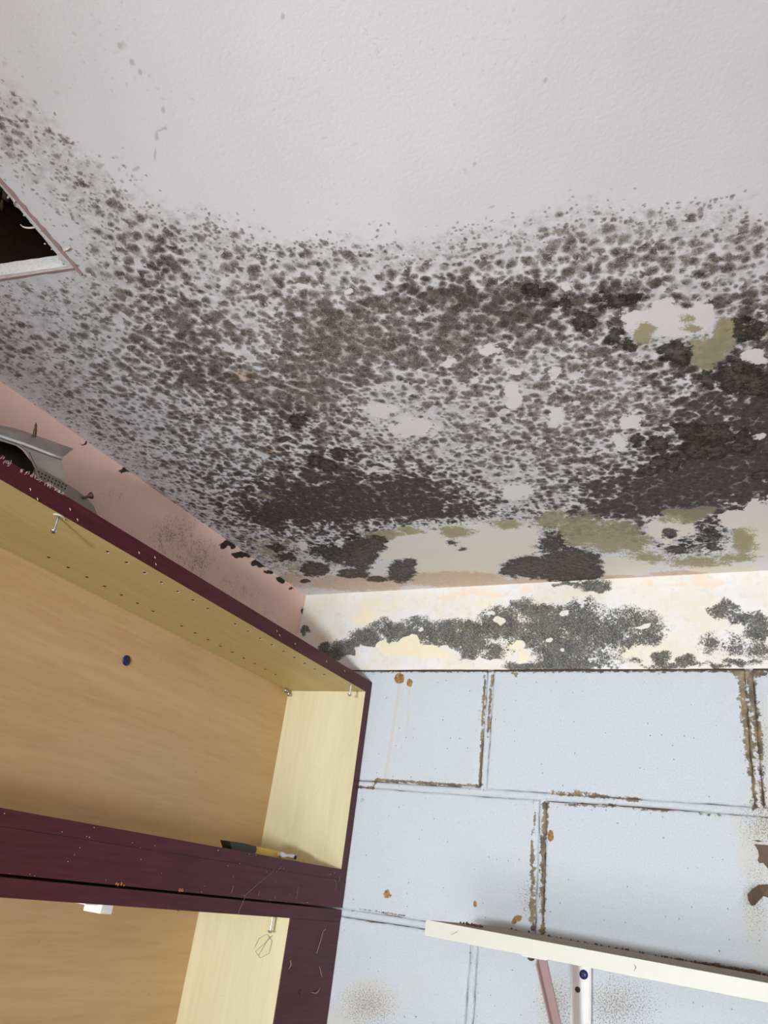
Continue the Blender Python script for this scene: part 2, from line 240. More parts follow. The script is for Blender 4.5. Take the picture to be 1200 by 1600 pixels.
CEIL_FLECK = [[0.5207, -1.1918, 0.0025, 0.001, -0.002, 0.0019, 1.0],
    [0.5298, -1.1703, 0.0036, 0.0014, -0.002, 0.002, 1.0],
    [0.5328, -1.1646, 0.0025, 0.001, -0.0016, 0.0017, 1.0],
    [0.5316, -1.1534, 0.0026, 0.001, -0.0021, 0.0022, 1.0],
    [0.5311, -1.1451, 0.0032, 0.0012, -0.0016, 0.0018, 1.0],
    [0.5337, -1.1393, 0.0026, 0.001, -0.0016, 0.0018, 1.0],
    [0.5265, -1.1296, 0.0027, 0.001, -0.0021, 0.0023, 1.0],
    [0.5193, -1.1156, 0.0022, 0.0008, -0.0017, 0.0019, 1.0],
    [0.5193, -1.1097, 0.0027, 0.001, -0.0022, 0.0025, 1.0],
    [0.5237, -1.1107, 0.0023, 0.0009, -0.0017, 0.002, 1.0],
    [0.5096, -1.0977, 0.0023, 0.0008, -0.0023, 0.0026, 1.0],
    [0.5012, -1.0925, 0.0023, 0.0009, -0.0023, 0.0027, 1.0],
    [0.4948, -1.0878, 0.0023, 0.0009, -0.0019, 0.0022, 1.0],
    [0.4871, -1.0834, 0.0023, 0.0009, -0.002, 0.0022, 1.0],
    [0.4801, -1.0764, 0.0018, 0.0007, -0.0025, 0.0029, 1.0],
    [0.4269, -1.0837, 0.0074, 0.0027, -0.0017, 0.0017, 1.0],
    [0.4435, -1.0769, 0.0049, 0.0018, -0.0016, 0.0018, 1.0],
    [0.4519, -1.0753, 0.0049, 0.0017, -0.0021, 0.0023, 1.0],
    [0.67, -1.1362, 0.0019, 0.0007, -0.001, 0.0017, 1.0],
    [0.7085, -1.125, 0.0037, 0.0014, -0.0009, 0.0017, 0.8],
    [0.6887, -1.1251, 0.0028, 0.0011, -0.0007, 0.0013, 0.7],
    [0.7589, -0.9629, 0.0064, 0.0023, -0.0007, 0.0019, 0.7],
    [0.7731, -1.021, 0.0107, 0.0041, -0.0004, 0.0011, 0.7],
    [0.839, -1.0212, 0.0023, 0.0009, -0.0004, 0.0015, 0.8],
    [0.7216, -0.9943, 0.0032, 0.0011, -0.0008, 0.0018, 0.7],
    [0.7604, -0.9154, 0.0067, 0.0024, -0.0007, 0.0022, 0.7],
    [0.7528, -0.9579, 0.0016, 0.0006, -0.002, 0.0052, 0.7],
    [0.5416, -1.1387, 0.0021, 0.0008, -0.0012, 0.0014, 0.8],
    [0.5924, -1.1326, 0.0025, 0.001, -0.0011, 0.0013, 0.6],
    [0.6128, -1.0884, 0.0016, 0.0006, -0.0007, 0.001, 0.7],
    [0.6706, -1.0167, 0.0087, 0.0032, -0.0009, 0.0017, 0.6],
    [0.5274, -1.0771, 0.0017, 0.0007, -0.0009, 0.0011, 0.7],
    [0.7781, -1.0844, 0.0045, 0.0017, -0.0004, 0.0009, 0.5],
    [0.9336, -1.0328, 0.0025, 0.0009, -0.0002, 0.0013, 0.5],
    [0.9816, -0.9989, 0.0016, 0.0007, -0.0001, 0.0015, 0.6],
    [0.9592, -0.9675, 0.0018, 0.0007, -0.0002, 0.0017, 0.6],
    [0.9421, -1.0319, 0.0017, 0.0007, -0.0001, 0.0009, 0.5]]
BAND_BLACK = [[0.0963, -0.1383, 0.0222, -0.0002, 0.0022, -0.0127, 1.1],
    [0.0719, -0.1279, 0.0146, -0.0003, 0.0019, -0.0101, 1.0],
    [0.1304, -0.1246, 0.0343, -0.0005, 0.003, -0.0183, 1.0],
    [0.1744, -0.1084, 0.0398, -0.0009, 0.003, -0.0197, 1.0],
    [0.2249, -0.0885, 0.0447, -0.0012, 0.0026, -0.0197, 0.95],
    [0.2921, -0.0944, 0.0487, -0.0013, 0.0028, -0.0247, 0.95],
    [0.3568, -0.1015, 0.0469, -0.0011, 0.0026, -0.0268, 0.95],
    [0.4068, -0.1238, 0.0374, -0.0007, 0.0028, -0.0338, 0.95],
    [0.4111, -0.0935, 0.0536, -0.0014, 0.0015, -0.0186, 0.85],
    [0.477, -0.0821, 0.0517, -0.0016, 0.0019, -0.0314, 0.9],
    [0.4675, -0.1403, 0.0258, -0.0003, 0.0018, -0.0279, 0.75],
    [0.5479, -0.0907, 0.0615, -0.0017, 0.0018, -0.0482, 0.85],
    [0.5403, -0.058, 0.0563, -0.0021, 0.0007, -0.0183, 0.85],
    [0.5982, -0.1297, 0.0591, -0.001, 0.0009, -0.0391, 0.9],
    [0.6214, -0.0865, 0.0531, -0.0016, 0.0007, -0.0424, 0.8],
    [0.6746, -0.1188, 0.0319, -0.0007, 0.0, -0.0409, 0.8],
    [0.5811, -0.1663, 0.0935, -0.0005, 0.0003, -0.0097, 1.0],
    [0.7147, -0.0893, 0.0447, -0.0014, -0.0003, -0.0268, 0.68],
    [0.7481, -0.1024, 0.0284, -0.0008, -0.0006, -0.0263, 0.72],
    [0.7311, -0.12, 0.033, -0.0007, -0.0002, -0.0119, 0.7],
    [0.8721, -0.0707, 0.0225, -0.0009, -0.0008, -0.0141, 0.85],
    [0.9019, -0.0835, 0.0219, -0.0007, -0.0008, -0.0115, 0.8],
    [0.928, -0.1072, 0.0175, -0.0005, -0.0022, -0.0291, 0.82],
    [0.8684, -0.1343, 0.0398, -0.0006, -0.0014, -0.0225, 0.6],
    [0.7653, -0.1535, 0.0161, -0.0002, -0.0003, -0.0115, 0.9],
    [0.8107, -0.1574, 0.0125, -0.0001, -0.0003, -0.0079, 0.9],
    [0.7172, -0.1577, 0.0154, -0.0001, -0.0001, -0.0082, 0.8],
    [0.6409, -0.0114, 0.0289, -0.0016, 0.0001, -0.0131, 1.0],
    [0.6015, -0.0053, 0.0296, -0.0017, 0.0001, -0.004, 0.8],
    [0.0172, -0.083, 0.0101, -0.0003, 0.0026, -0.0134, 1.1],
    [-0.0168, -0.0411, 0.0069, -0.0003, 0.0028, -0.0139, 1.0],
    [0.836, -0.1677, 0.0988, -0.0006, -0.0002, -0.0056, 0.75],
    [0.9269, -0.1463, 0.0288, -0.0004, -0.0012, -0.0154, 0.6]]
BAND_CLEAR = [[0.2278, -0.1317, 0.0266, -0.0003, 0.0026, -0.0191, 1.1],
    [0.2739, -0.1242, 0.0288, -0.0005, 0.0026, -0.0217, 1.1],
    [0.3216, -0.141, 0.0308, -0.0004, 0.0019, -0.0173, 1.1],
    [0.3611, -0.1455, 0.0246, -0.0003, 0.0015, -0.0157, 1.1],
    [0.2775, -0.1539, 0.0844, -0.0008, 0.0016, -0.0134, 1.1],
    [0.1741, -0.1364, 0.0274, -0.0004, 0.0026, -0.0167, 1.0],
    [0.1583, -0.1529, 0.0305, -0.0003, 0.0017, -0.0111, 1.0],
    [0.2987, -0.0891, 0.0087, -0.0002, 0.0006, -0.0055, 0.9],
    [0.47, -0.0753, 0.0171, -0.0005, 0.0007, -0.0105, 0.9],
    [0.5079, -0.1281, 0.0152, -0.0003, 0.0006, -0.0115, 0.9],
    [0.4432, -0.1655, 0.0388, -0.0003, 0.0006, -0.0089, 1.0],
    [0.525, -0.1436, 0.0125, -0.0001, 0.0005, -0.0087, 0.9],
    [0.4492, -0.0612, 0.0187, -0.0007, 0.0005, -0.008, 0.6],
    [0.7404, -0.0974, 0.0133, -0.0004, -0.0001, -0.0072, 1.1],
    [0.565, -0.1191, 0.0074, -0.0001, 0.0003, -0.0063, 0.9],
    [0.593, -0.0664, 0.0086, -0.0003, 0.0002, -0.0052, 0.8],
    [0.363, -0.1651, 0.0932, -0.0005, 0.0007, -0.0078, 1.0],
    [0.5923, -0.1333, 0.0072, -0.0001, 0.0001, -0.0049, 0.8]]
BAND_YELLOW = [[0.2274, -0.1289, 0.0266, -0.0004, 0.0024, -0.0178, 0.9],
    [0.2737, -0.1228, 0.0289, -0.0005, 0.0025, -0.0204, 1.0],
    [0.3213, -0.1384, 0.028, -0.0003, 0.0017, -0.0159, 1.0],
    [0.3555, -0.1454, 0.0193, -0.0002, 0.0013, -0.0131, 0.9],
    [0.1668, -0.0582, 0.0694, -0.0024, 0.004, -0.026, 0.6],
    [0.2016, -0.0304, 0.1346, -0.0057, 0.0025, -0.0175, 0.5],
    [0.499, -0.128, 0.0254, -0.0004, 0.0009, -0.0178, 0.6],
    [0.4043, -0.0933, 0.0405, -0.0011, 0.0011, -0.0133, 0.6],
    [0.5213, -0.1435, 0.0125, -0.0002, 0.0004, -0.0088, 0.8],
    [0.1567, -0.1432, 0.0246, -0.0003, 0.0018, -0.0111, 0.6],
    [0.4343, -0.0403, 0.0797, -0.0034, 0.0009, -0.0136, 0.5],
    [0.7085, -0.1375, 0.0442, -0.0007, -0.0001, -0.0166, 0.5]]
BAND_PEACH = [[0.349, -0.0198, 0.0313, -0.0015, 0.0009, -0.0099, 0.6],
    [0.4049, -0.0155, 0.075, -0.0037, 0.0009, -0.0111, 0.7],
    [0.4601, -0.0237, 0.0334, -0.0016, 0.0006, -0.0082, 0.7],
    [0.5101, -0.0179, 0.0183, -0.001, 0.0005, -0.0095, 0.7],
    [0.7466, -0.0121, 0.0136, -0.0008, -0.0001, -0.0063, 0.7],
    [0.8001, -0.0188, 0.0282, -0.0016, -0.0002, -0.0062, 0.6],
    [0.849, -0.0153, 0.0253, -0.0015, -0.0006, -0.0098, 0.9],
    [0.9123, -0.0781, 0.0198, -0.0007, -0.0016, -0.0229, 0.4],
    [0.0548, -0.106, 0.0229, -0.0004, 0.0049, -0.0261, 0.5],
    [0.0478, -0.0239, 0.0334, -0.0014, 0.0017, -0.0091, 0.4]]
LEFT_BLACK = [[-0.3028, -0.0101, 0.0223, 0.0101, 0.003, -0.0083, 1.0],
    [-0.2534, -0.0077, 0.0316, 0.0139, 0.0021, -0.0061, 1.1],
    [-0.1932, -0.0017, 0.0295, 0.0126, 0.0026, -0.0076, 1.0],
    [-0.1104, -0.0056, 0.0159, 0.0065, 0.0018, -0.0052, 1.1],
    [-0.1558, -0.005, 0.0174, 0.0073, 0.0017, -0.0051, 0.9],
    [-0.5955, -0.0036, 0.0154, 0.0086, 0.0016, -0.0041, 0.8],
    [-0.6878, -0.0035, 0.0079, 0.0047, 0.001, -0.0025, 0.9],
    [-0.7425, 0.0028, 0.0042, 0.0026, 0.0008, -0.0019, 0.8],
    [-0.0023, -0.0411, 0.0101, 0.0037, 0.005, -0.0149, 1.0],
    [-0.0658, -0.0058, 0.0119, 0.0047, 0.0013, -0.004, 0.8]]
LEFT_SPECK = [[-0.5988, -0.0541, 0.0519, 0.027, 0.0097, -0.0249, 0.5],
    [-0.4513, -0.0556, 0.0715, 0.0333, 0.0161, -0.0432, 0.75],
    [-0.3736, -0.0657, 0.0694, 0.0302, 0.0164, -0.0449, 0.75],
    [-0.2457, -0.0796, 0.1017, 0.04, 0.0127, -0.0358, 0.6],
    [-0.5433, -0.0985, 0.0201, 0.0094, 0.0039, -0.0101, 0.5],
    [-0.1266, -0.0904, 0.0914, 0.0329, 0.013, -0.0378, 0.45]]
BLOCK_RUST = [[0.2591, -0.1911, 0.0101, 0.0, 0.0014, -0.0105, 1.2],
    [0.2831, -0.2002, 0.0064, 0.0, 0.001, -0.0078, 1.2],
    [0.5787, -0.4617, 0.0055, 0.0005, 0.0003, -0.0091, 1.1],
    [0.5294, -0.593, 0.0076, 0.0009, 0.0003, -0.0056, 0.9],
    [0.5221, -0.5987, 0.0054, 0.0007, 0.0002, -0.0046, 0.9],
    [0.4522, -0.5802, 0.0046, 0.0006, 0.0005, -0.0058, 0.8],
    [0.2857, -0.5841, 0.0114, 0.0012, 0.0013, -0.0092, 0.7],
    [0.2091, -0.4289, 0.0125, 0.0009, 0.0015, -0.0092, 0.5],
    [0.8526, -0.6196, 0.0103, 0.0015, -0.0003, -0.004, 1.0],
    [0.8779, -0.6199, 0.0118, 0.0018, -0.0004, -0.0048, 1.0],
    [0.8312, -0.617, 0.0105, 0.0016, -0.0002, -0.0033, 0.9],
    [0.5869, -0.7103, 0.0119, 0.0019, 0.0006, -0.0185, 0.6]]
BLOCK_TAN = [[0.2714, -0.7474, 0.0713, 0.0113, 0.0062, -0.0407, 0.75],
    [0.2331, -0.7817, 0.0603, 0.01, 0.0045, -0.027, 0.8],
    [0.903, -0.4558, 0.0392, 0.0036, -0.0041, -0.0532, 0.9],
    [0.9178, -0.3811, 0.0485, 0.0033, -0.0045, -0.0557, 0.7],
    [0.8877, -0.5445, 0.0256, 0.0031, -0.0038, -0.0503, 0.75],
    [0.9163, -0.2837, 0.0277, 0.001, -0.0068, -0.0885, 0.7],
    [0.8743, -0.4217, 0.0199, 0.0016, -0.0037, -0.0551, 0.6],
    [0.5864, -0.6976, 0.03, 0.0047, 0.0017, -0.0503, 0.7],
    [0.3463, -0.717, 0.0462, 0.0071, 0.0044, -0.0362, 0.5],
    [0.6747, -0.6837, 0.0835, 0.0133, 0.0, -0.0492, 0.5],
    [0.8924, -0.5936, 0.0334, 0.0046, -0.0025, -0.0325, 0.6]]
BLOCK_SPECK = [[0.2728, -0.7565, 0.071, 0.0114, 0.0061, -0.0405, 0.8],
    [0.9103, -0.4188, 0.0439, 0.0035, -0.0036, -0.0456, 0.8],
    [0.8896, -0.5187, 0.0259, 0.0029, -0.0057, -0.0761, 0.7],
    [0.5495, -0.5573, 0.0322, 0.0037, 0.0019, -0.0424, 0.7],
    [0.5967, -0.7045, 0.0395, 0.0063, 0.0015, -0.0499, 0.8],
    [0.6841, -0.6905, 0.0828, 0.0133, -0.0001, -0.0488, 0.8],
    [0.914, -0.3137, 0.0183, 0.0008, -0.0067, -0.0869, 0.7],
    [0.6253, -0.6396, 0.0396, 0.0056, 0.0003, -0.0174, 0.5],
    [0.4608, -0.7174, 0.043, 0.0067, 0.0042, -0.0519, 0.4]]
BLOCK_LINES = [[0.4408, -0.1857, 0.4482, -0.3885, 0.0022, 1.0],
    [0.4563, -0.1857, 0.4553, -0.2993, 0.002, 0.9],
    [0.4444, -0.2879, 0.447, -0.3886, 0.0025, 1.0],
    [0.2339, -0.3896, 0.4446, -0.3898, 0.0022, 1.0],
    [0.1985, -0.4059, 0.2307, -0.4052, 0.0022, 1.0],
    [0.2307, -0.4052, 0.2339, -0.3896, 0.002, 1.0],
    [0.1947, -0.3822, 0.1985, -0.4059, 0.002, 0.9],
    [0.5787, -0.3913, 0.7264, -0.394, 0.003, 0.75],
    [0.6208, -0.3907, 0.6587, -0.3914, 0.004, 0.8],
    [0.6048, -0.4095, 0.6851, -0.4059, 0.003, 0.7],
    [0.716, -0.4077, 0.7711, -0.4077, 0.002, 0.7],
    [0.8146, -0.4074, 0.8614, -0.4087, 0.002, 0.7],
    [0.7059, -0.3933, 0.7264, -0.394, 0.004, 0.8],
    [0.5692, -0.4109, 0.5664, -0.487, 0.0045, 0.95],
    [0.5675, -0.4869, 0.5708, -0.6064, 0.004, 0.85],
    [0.5506, -0.4269, 0.5465, -0.4888, 0.0018, 0.8],
    [0.5487, -0.4886, 0.5537, -0.604, 0.004, 0.85],
    [0.5474, -0.4061, 0.5497, -0.4322, 0.001, 0.8],
    [0.8933, -0.1812, 0.8973, -0.3145, 0.006, 0.95],
    [0.8973, -0.3145, 0.8989, -0.3937, 0.004, 0.85],
    [0.9069, -0.1812, 0.9111, -0.3039, 0.006, 0.85],
    [0.9111, -0.3039, 0.9097, -0.3929, 0.004, 0.7],
    [0.8854, -0.1812, 0.9288, -0.1834, 0.004, 0.9],
    [0.2315, -0.6143, 0.3337, -0.6142, 0.0012, 0.6],
    [0.22, -0.6, 0.222, -0.6207, 0.001, 0.8],
    [0.4955, -0.1808, 0.5057, -0.1832, 0.003, 0.8],
    [0.1694, -0.175, 0.9341, -0.1769, 0.0025, 0.9]]
BLOCK_DRIP = [[0.2619, -0.2016, 0.2541, -0.3849, 0.004, 0.8],
    [0.2702, -0.2107, 0.2679, -0.3544, 0.003, 0.6],
    [0.2844, -0.2106, 0.2891, -0.305, 0.003, 0.7],
    [0.2787, -0.2106, 0.2929, -0.2802, 0.003, 0.5],
    [0.3025, -0.1845, 0.2985, -0.2105, 0.002, 0.6]]

# ------------------------------------------------------------------ node helper
class NT:
    def __init__(s, name):
        s.m = bpy.data.materials.new(name); s.m.use_nodes = True
        s.t = s.m.node_tree; s.t.nodes.clear()
        s.out = s.t.nodes.new('ShaderNodeOutputMaterial')
        s.b = s.t.nodes.new('ShaderNodeBsdfPrincipled'); s.t.links.new(s.b.outputs[0], s.out.inputs[0])
        s.b.inputs['Roughness'].default_value = 0.6
    def put(s, sock, v):
        if hasattr(v, 'is_output') or isinstance(v, bpy.types.NodeSocket): s.t.links.new(v, sock)
        elif isinstance(v, (tuple, list)) and len(v) == 3 and sock.type == 'RGBA': sock.default_value = (*v, 1)
        else: sock.default_value = v
    def n(s, kind, ins=None, **props):
        nd = s.t.nodes.new(kind)
        for k, v in props.items(): setattr(nd, k, v)
        for k, v in (ins or {}).items(): s.put(nd.inputs[k], v)
        return nd
    def m_(s, op, a, b=0.0, c=None, clamp=False):
        ins = {0: a, 1: b}
        if c is not None: ins[2] = c
        return s.n('ShaderNodeMath', ins, operation=op, use_clamp=clamp).outputs[0]
    def mul(s, a, b): return s.m_('MULTIPLY', a, b)
    def add(s, a, b): return s.m_('ADD', a, b)
    def sub(s, a, b): return s.m_('SUBTRACT', a, b)
    def inv(s, a): return s.m_('SUBTRACT', 1.0, a)
    def step(s, v, lo, hi, a=0.0, b=1.0):
        return s.n('ShaderNodeMapRange', {'Value': v, 'From Min': lo, 'From Max': hi, 'To Min': a, 'To Max': b}, interpolation_type='SMOOTHSTEP').outputs[0]
    def lin(s, v, lo, hi, a=0.0, b=1.0):
        return s.n('ShaderNodeMapRange', {'Value': v, 'From Min': lo, 'From Max': hi, 'To Min': a, 'To Max': b}).outputs[0]
    def mix_f(s, f, a, b):
        nd = s.n('ShaderNodeMix', data_type='FLOAT'); s.put(nd.inputs[0], f); s.put(nd.inputs[2], a); s.put(nd.inputs[3], b)
        return nd.outputs[0]
    def mix(s, f, a, b):
        nd = s.n('ShaderNodeMix', data_type='RGBA'); nd.clamp_factor = True
        s.put(nd.inputs[0], f); s.put(nd.inputs[6], a); s.put(nd.inputs[7], b)
        return nd.outputs[2]
    def noise(s, vec, scale, detail=3.0, rough=0.55, out='Fac'):
        return s.n('ShaderNodeTexNoise', {'Vector': vec, 'Scale': scale, 'Detail': detail, 'Roughness': rough}).outputs[out]
    def coord(s): return s.n('ShaderNodeTexCoord').outputs['Object']
    def mapv(s, vec, loc=(0,0,0), sc=(1,1,1), rot=(0,0,0)):
        return s.n('ShaderNodeMapping', {'Vector': vec, 'Location': loc, 'Scale': sc, 'Rotation': rot}).outputs[0]
    def attr(s, name):
        a = s.n('ShaderNodeAttribute', attribute_name=name)
        sp = s.n('ShaderNodeSeparateColor', {0: a.outputs['Color']})
        return sp.outputs[0], sp.outputs[1], sp.outputs[2]
    def bump(s, h, strength=0.3, dist=0.002, prev=None):
        ins = {'Height': h, 'Strength': strength, 'Distance': dist}
        if prev is not None: ins['Normal'] = prev
        return s.n('ShaderNodeBump', ins).outputs[0]
    def fin(s, color=None, rough=None, metal=None, normal=None, spec=None):
        if color is not None: s.put(s.b.inputs['Base Color'], color)
        if rough is not None: s.put(s.b.inputs['Roughness'], rough)
        if metal is not None: s.put(s.b.inputs['Metallic'], metal)
        if spec is not None: s.put(s.b.inputs['Specular IOR Level'], spec)
        if normal is not None: s.t.links.new(normal, s.b.inputs['Normal'])
        return s.m

def warped(n, c, scale, amt):
    w = n.n('ShaderNodeVectorMath', {0: n.noise(c, scale, 2.0, 0.5, 'Color'), 1: (0.5, 0.5, 0.5)}, operation='SUBTRACT').outputs[0]
    w = n.n('ShaderNodeVectorMath', {0: w, 1: (amt, amt, amt)}, operation='MULTIPLY').outputs[0]
    return n.n('ShaderNodeVectorMath', {0: c, 1: w}, operation='ADD').outputs[0]

def colonies(n, c, cell, seed, cov, soft=0.15, base=0.26):
    """one layer of round mould colonies: (alpha, random per colony, closeness to centre)"""
    v = n.mapv(c, (seed * 1.37, seed * 2.11, 0))
    vo = n.n('ShaderNodeTexVoronoi', {'Vector': v, 'Scale': 1.0 / cell, 'Randomness': 1.0}, voronoi_dimensions='2D')
    sp = n.n('ShaderNodeSeparateColor', {0: vo.outputs['Color']})
    present = n.step(n.sub(n.mul(cov, 1.25), sp.outputs[0]), 0.0, 0.09)
    rad = n.add(n.add(n.sub(base, 0.03), n.mul(sp.outputs[1], 0.27)), n.mul(n.mul(cov, cov), 0.15))
    fr = n.noise(c, 900.0, 2.0, 0.6)
    d = n.add(vo.outputs['Distance'], n.mul(n.sub(fr, 0.5), 0.34))
    edge = n.step(n.sub(rad, d), -soft, soft)
    return n.mul(edge, present), sp.outputs[2], n.step(n.sub(rad, d), 0.0, 0.4)

# ------------------------------------------------------------------ materials
def mat_ceiling():
    n = NT('mouldy_ceiling_paint'); c = n.coord()
    cov, dark, clear = n.attr('mapA'); black, olive, peach = n.attr('mapB'); dampf, fleck, _ = n.attr('mapC')
    cw = warped(n, c, 55.0, 0.008)
    n1 = n.lin(n.noise(c, 20.0, 4.0, 0.6), 0.32, 0.68, -1.0, 1.0); n3 = n.noise(c, 75.0, 4.0, 0.7)
    n5 = n.lin(n.noise(c, 48.0, 3.0, 0.6), 0.32, 0.68, -1.0, 1.0)
    n2 = n.noise(c, 420.0, 4.0, 0.8); fib = n.noise(warped(n, c, 300.0, 0.004), 850.0, 3.0, 0.8)
    clr = n.step(n.add(clear, n.mul(n.sub(n3, 0.5), 0.9)), 0.42, 0.56)
    on = n.step(cov, 0.01, 0.05)
    co = n.add(n.mul(cov, n.lin(cov, 0.75, 1.0, 0.88, 1.06)), n.mul(n.add(n.mul(n1, 0.17), n.mul(n5, 0.24)), n.mul(n.step(cov, 0.0, 0.3), n.lin(cov, 0.85, 1.0, 1.0, 0.6))))
    co = n.mul(n.m_('MAXIMUM', n.mul(co, on), 0.0), n.inv(clr))
    a0, r0, k0 = colonies(n, cw, 0.0048, 14.0, n.mul(n.mul(co, 0.95), n.step(cov, 0.70, 0.35)), 0.16)
    a1, r1, k1 = colonies(n, cw, 0.0085, 1.0, n.mul(n.mul(co, 0.95), n.step(cov, 0.12, 0.42)))
    a2, r2, k2 = colonies(n, cw, 0.0140, 5.0, n.mul(n.mul(co, 0.95), n.step(cov, 0.10, 0.50)), 0.13)
    a3, r3, k3 = colonies(n, cw, 0.0215, 9.0, n.mul(n.mul(n.m_('POWER', co, 1.3), 0.80), n.step(cov, 0.35, 0.70)), 0.14, 0.22)
    film = n.step(n.add(co, n.mul(n.sub(n3, 0.5), 0.9)), 0.78, 1.08)
    haze = n.mul(n.mul(n.step(n.add(cov, n.mul(n.sub(n3, 0.5), 0.5)), 0.10, 0.45), n.step(co, 0.80, 0.45)), n.inv(clr))
    gr = n.m_('MINIMUM', n.lin(n2, 0.38, 0.54, 0.60, 1.15), n.lin(fib, 0.37, 0.52, 0.62, 1.12))
    def lay(a, r, k, lo=0.44): return n.mul(a, n.add(lo, n.add(n.mul(r, 0.26), n.mul(k, 0.30))))
    i1 = n.inv(n.mul(lay(a1, r1, k1), 0.85)); i2 = n.inv(lay(a2, r2, k2)); i3 = n.inv(n.mul(lay(a3, r3, k3), 0.95))
    solid = n.mul(n.step(n.mul(n.add(dark, n.mul(n5, 0.05)), n.add(co, n.mul(n.sub(n3, 0.5), 0.5))), 0.66, 0.88), 0.64)
    i4 = n.inv(n.mul(n.add(n.m_('MAXIMUM', n.mul(film, 0.38), solid), n.mul(haze, n.lin(n3, 0.35, 0.65, 0.0, 0.40))), 1.0))
    keep = n.mul(n.mul(n.mul(i1, i2), n.mul(i3, i4)), n.inv(n.mul(lay(a0, r0, k0), 0.8)))
    full = n.add(n.inv(keep), n.mul(dark, 0.18))
    amt = n.mul(n.inv(keep), n.mix_f(n.mul(n.step(n.mul(n.inv(keep), dark), 0.35, 0.8), 0.55), gr, 1.0))
    amt = n.m_('MINIMUM', n.mul(amt, n.add(0.96, n.mul(dark, 0.30))), 0.97)
    paint = n.mix(n.lin(n.noise(c, 5.0, 3.0), 0.3, 0.7), (0.765, 0.76, 0.79), (0.82, 0.82, 0.85))
    fl, fr_, fk = colonies(n, warped(n, c, 90.0, 0.012), 0.0052, 21.0, n.m_('MAXIMUM', n.lin(n.noise(c, 7.0, 2.0), 0.45, 0.75, 0.0, 0.35), 0.02), 0.14, 0.0)
    paint = n.mix(n.mul(fl, 0.17), paint, (0.26, 0.24, 0.20))
    paint = n.mix(n.mul(n.step(n.add(fleck, n.mul(n.sub(n3, 0.5), 0.8)), 0.35, 0.7), 0.38), paint, (0.24, 0.22, 0.18))
    bare = n.mix(n.noise(c, 30.0, 4.0, 0.65), (0.80, 0.74, 0.63), (0.87, 0.83, 0.76))
    base = n.mix(n.mul(clr, dampf), paint, bare)
    pe = n.step(n.add(peach, n.mul(n.sub(n3, 0.5), 0.7)), 0.35, 0.62)
    base = n.mix(n.mul(pe, 0.75), base, n.mix(n.noise(c, 90.0, 4.0, 0.6), (0.52, 0.33, 0.21), (0.78, 0.60, 0.46)))
    ol = n.step(n.add(olive, n.add(n.mul(n.sub(n3, 0.5), 1.0), n.mul(n.sub(n2, 0.5), 1.1))), 0.38, 0.60)
    base = n.mix(n.mul(ol, n.lin(n2, 0.3, 0.65, 0.62, 1.0)), base, n.mix(n.lin(n2, 0.35, 0.65), (0.21, 0.175, 0.055), (0.44, 0.38, 0.17)))
    amt = n.mul(amt, n.inv(n.mul(ol, n.inv(n.mul(dark, 0.35)))))
    brown = n.mix(n.lin(n2, 0.42, 0.60), (0.068, 0.049, 0.032), (0.165, 0.128, 0.093))
    blk = n.mix(n.lin(n.noise(c, 140.0, 4.0, 0.75), 0.35, 0.68), (0.012, 0.008, 0.007), (0.095, 0.066, 0.058))
    core = n.m_('MAXIMUM', n.mul(n.mul(r2, k2), a2), n.mul(n.mul(r1, k1), a1))
    mould = n.mix(n.step(n.add(dark, n.mul(n.sub(core, 0.25), 0.75)), 0.34, 0.92), brown, blk)
    res = n.mix(amt, base, mould)
    bl = n.add(black, n.add(n.mul(n.sub(n2, 0.5), 0.75), n.add(n.mul(n.sub(n3, 0.5), 0.95), n.mul(n.sub(a2, 0.5), 0.12))))
    bm = n.step(bl, 0.40, 0.58)
    tone = n.lin(n.noise(warped(n, c, 80.0, 0.01), 110.0, 5.0, 0.8), 0.40, 0.58)
    ring = n.mix(n.mul(n.step(bl, 0.45, 0.9), tone), (0.013, 0.009, 0.006), (0.125, 0.10, 0.078))
    res = n.mix(n.mul(bm, n.lin(n2, 0.25, 0.5, 0.80, 0.95)), res, ring)
    h = n.add(n.noise(c, 210.0, 3.0), n.mul(amt, 0.15))
    return n.fin(res, 0.68, normal=n.bump(h, 0.19, 0.0012), spec=0.22)

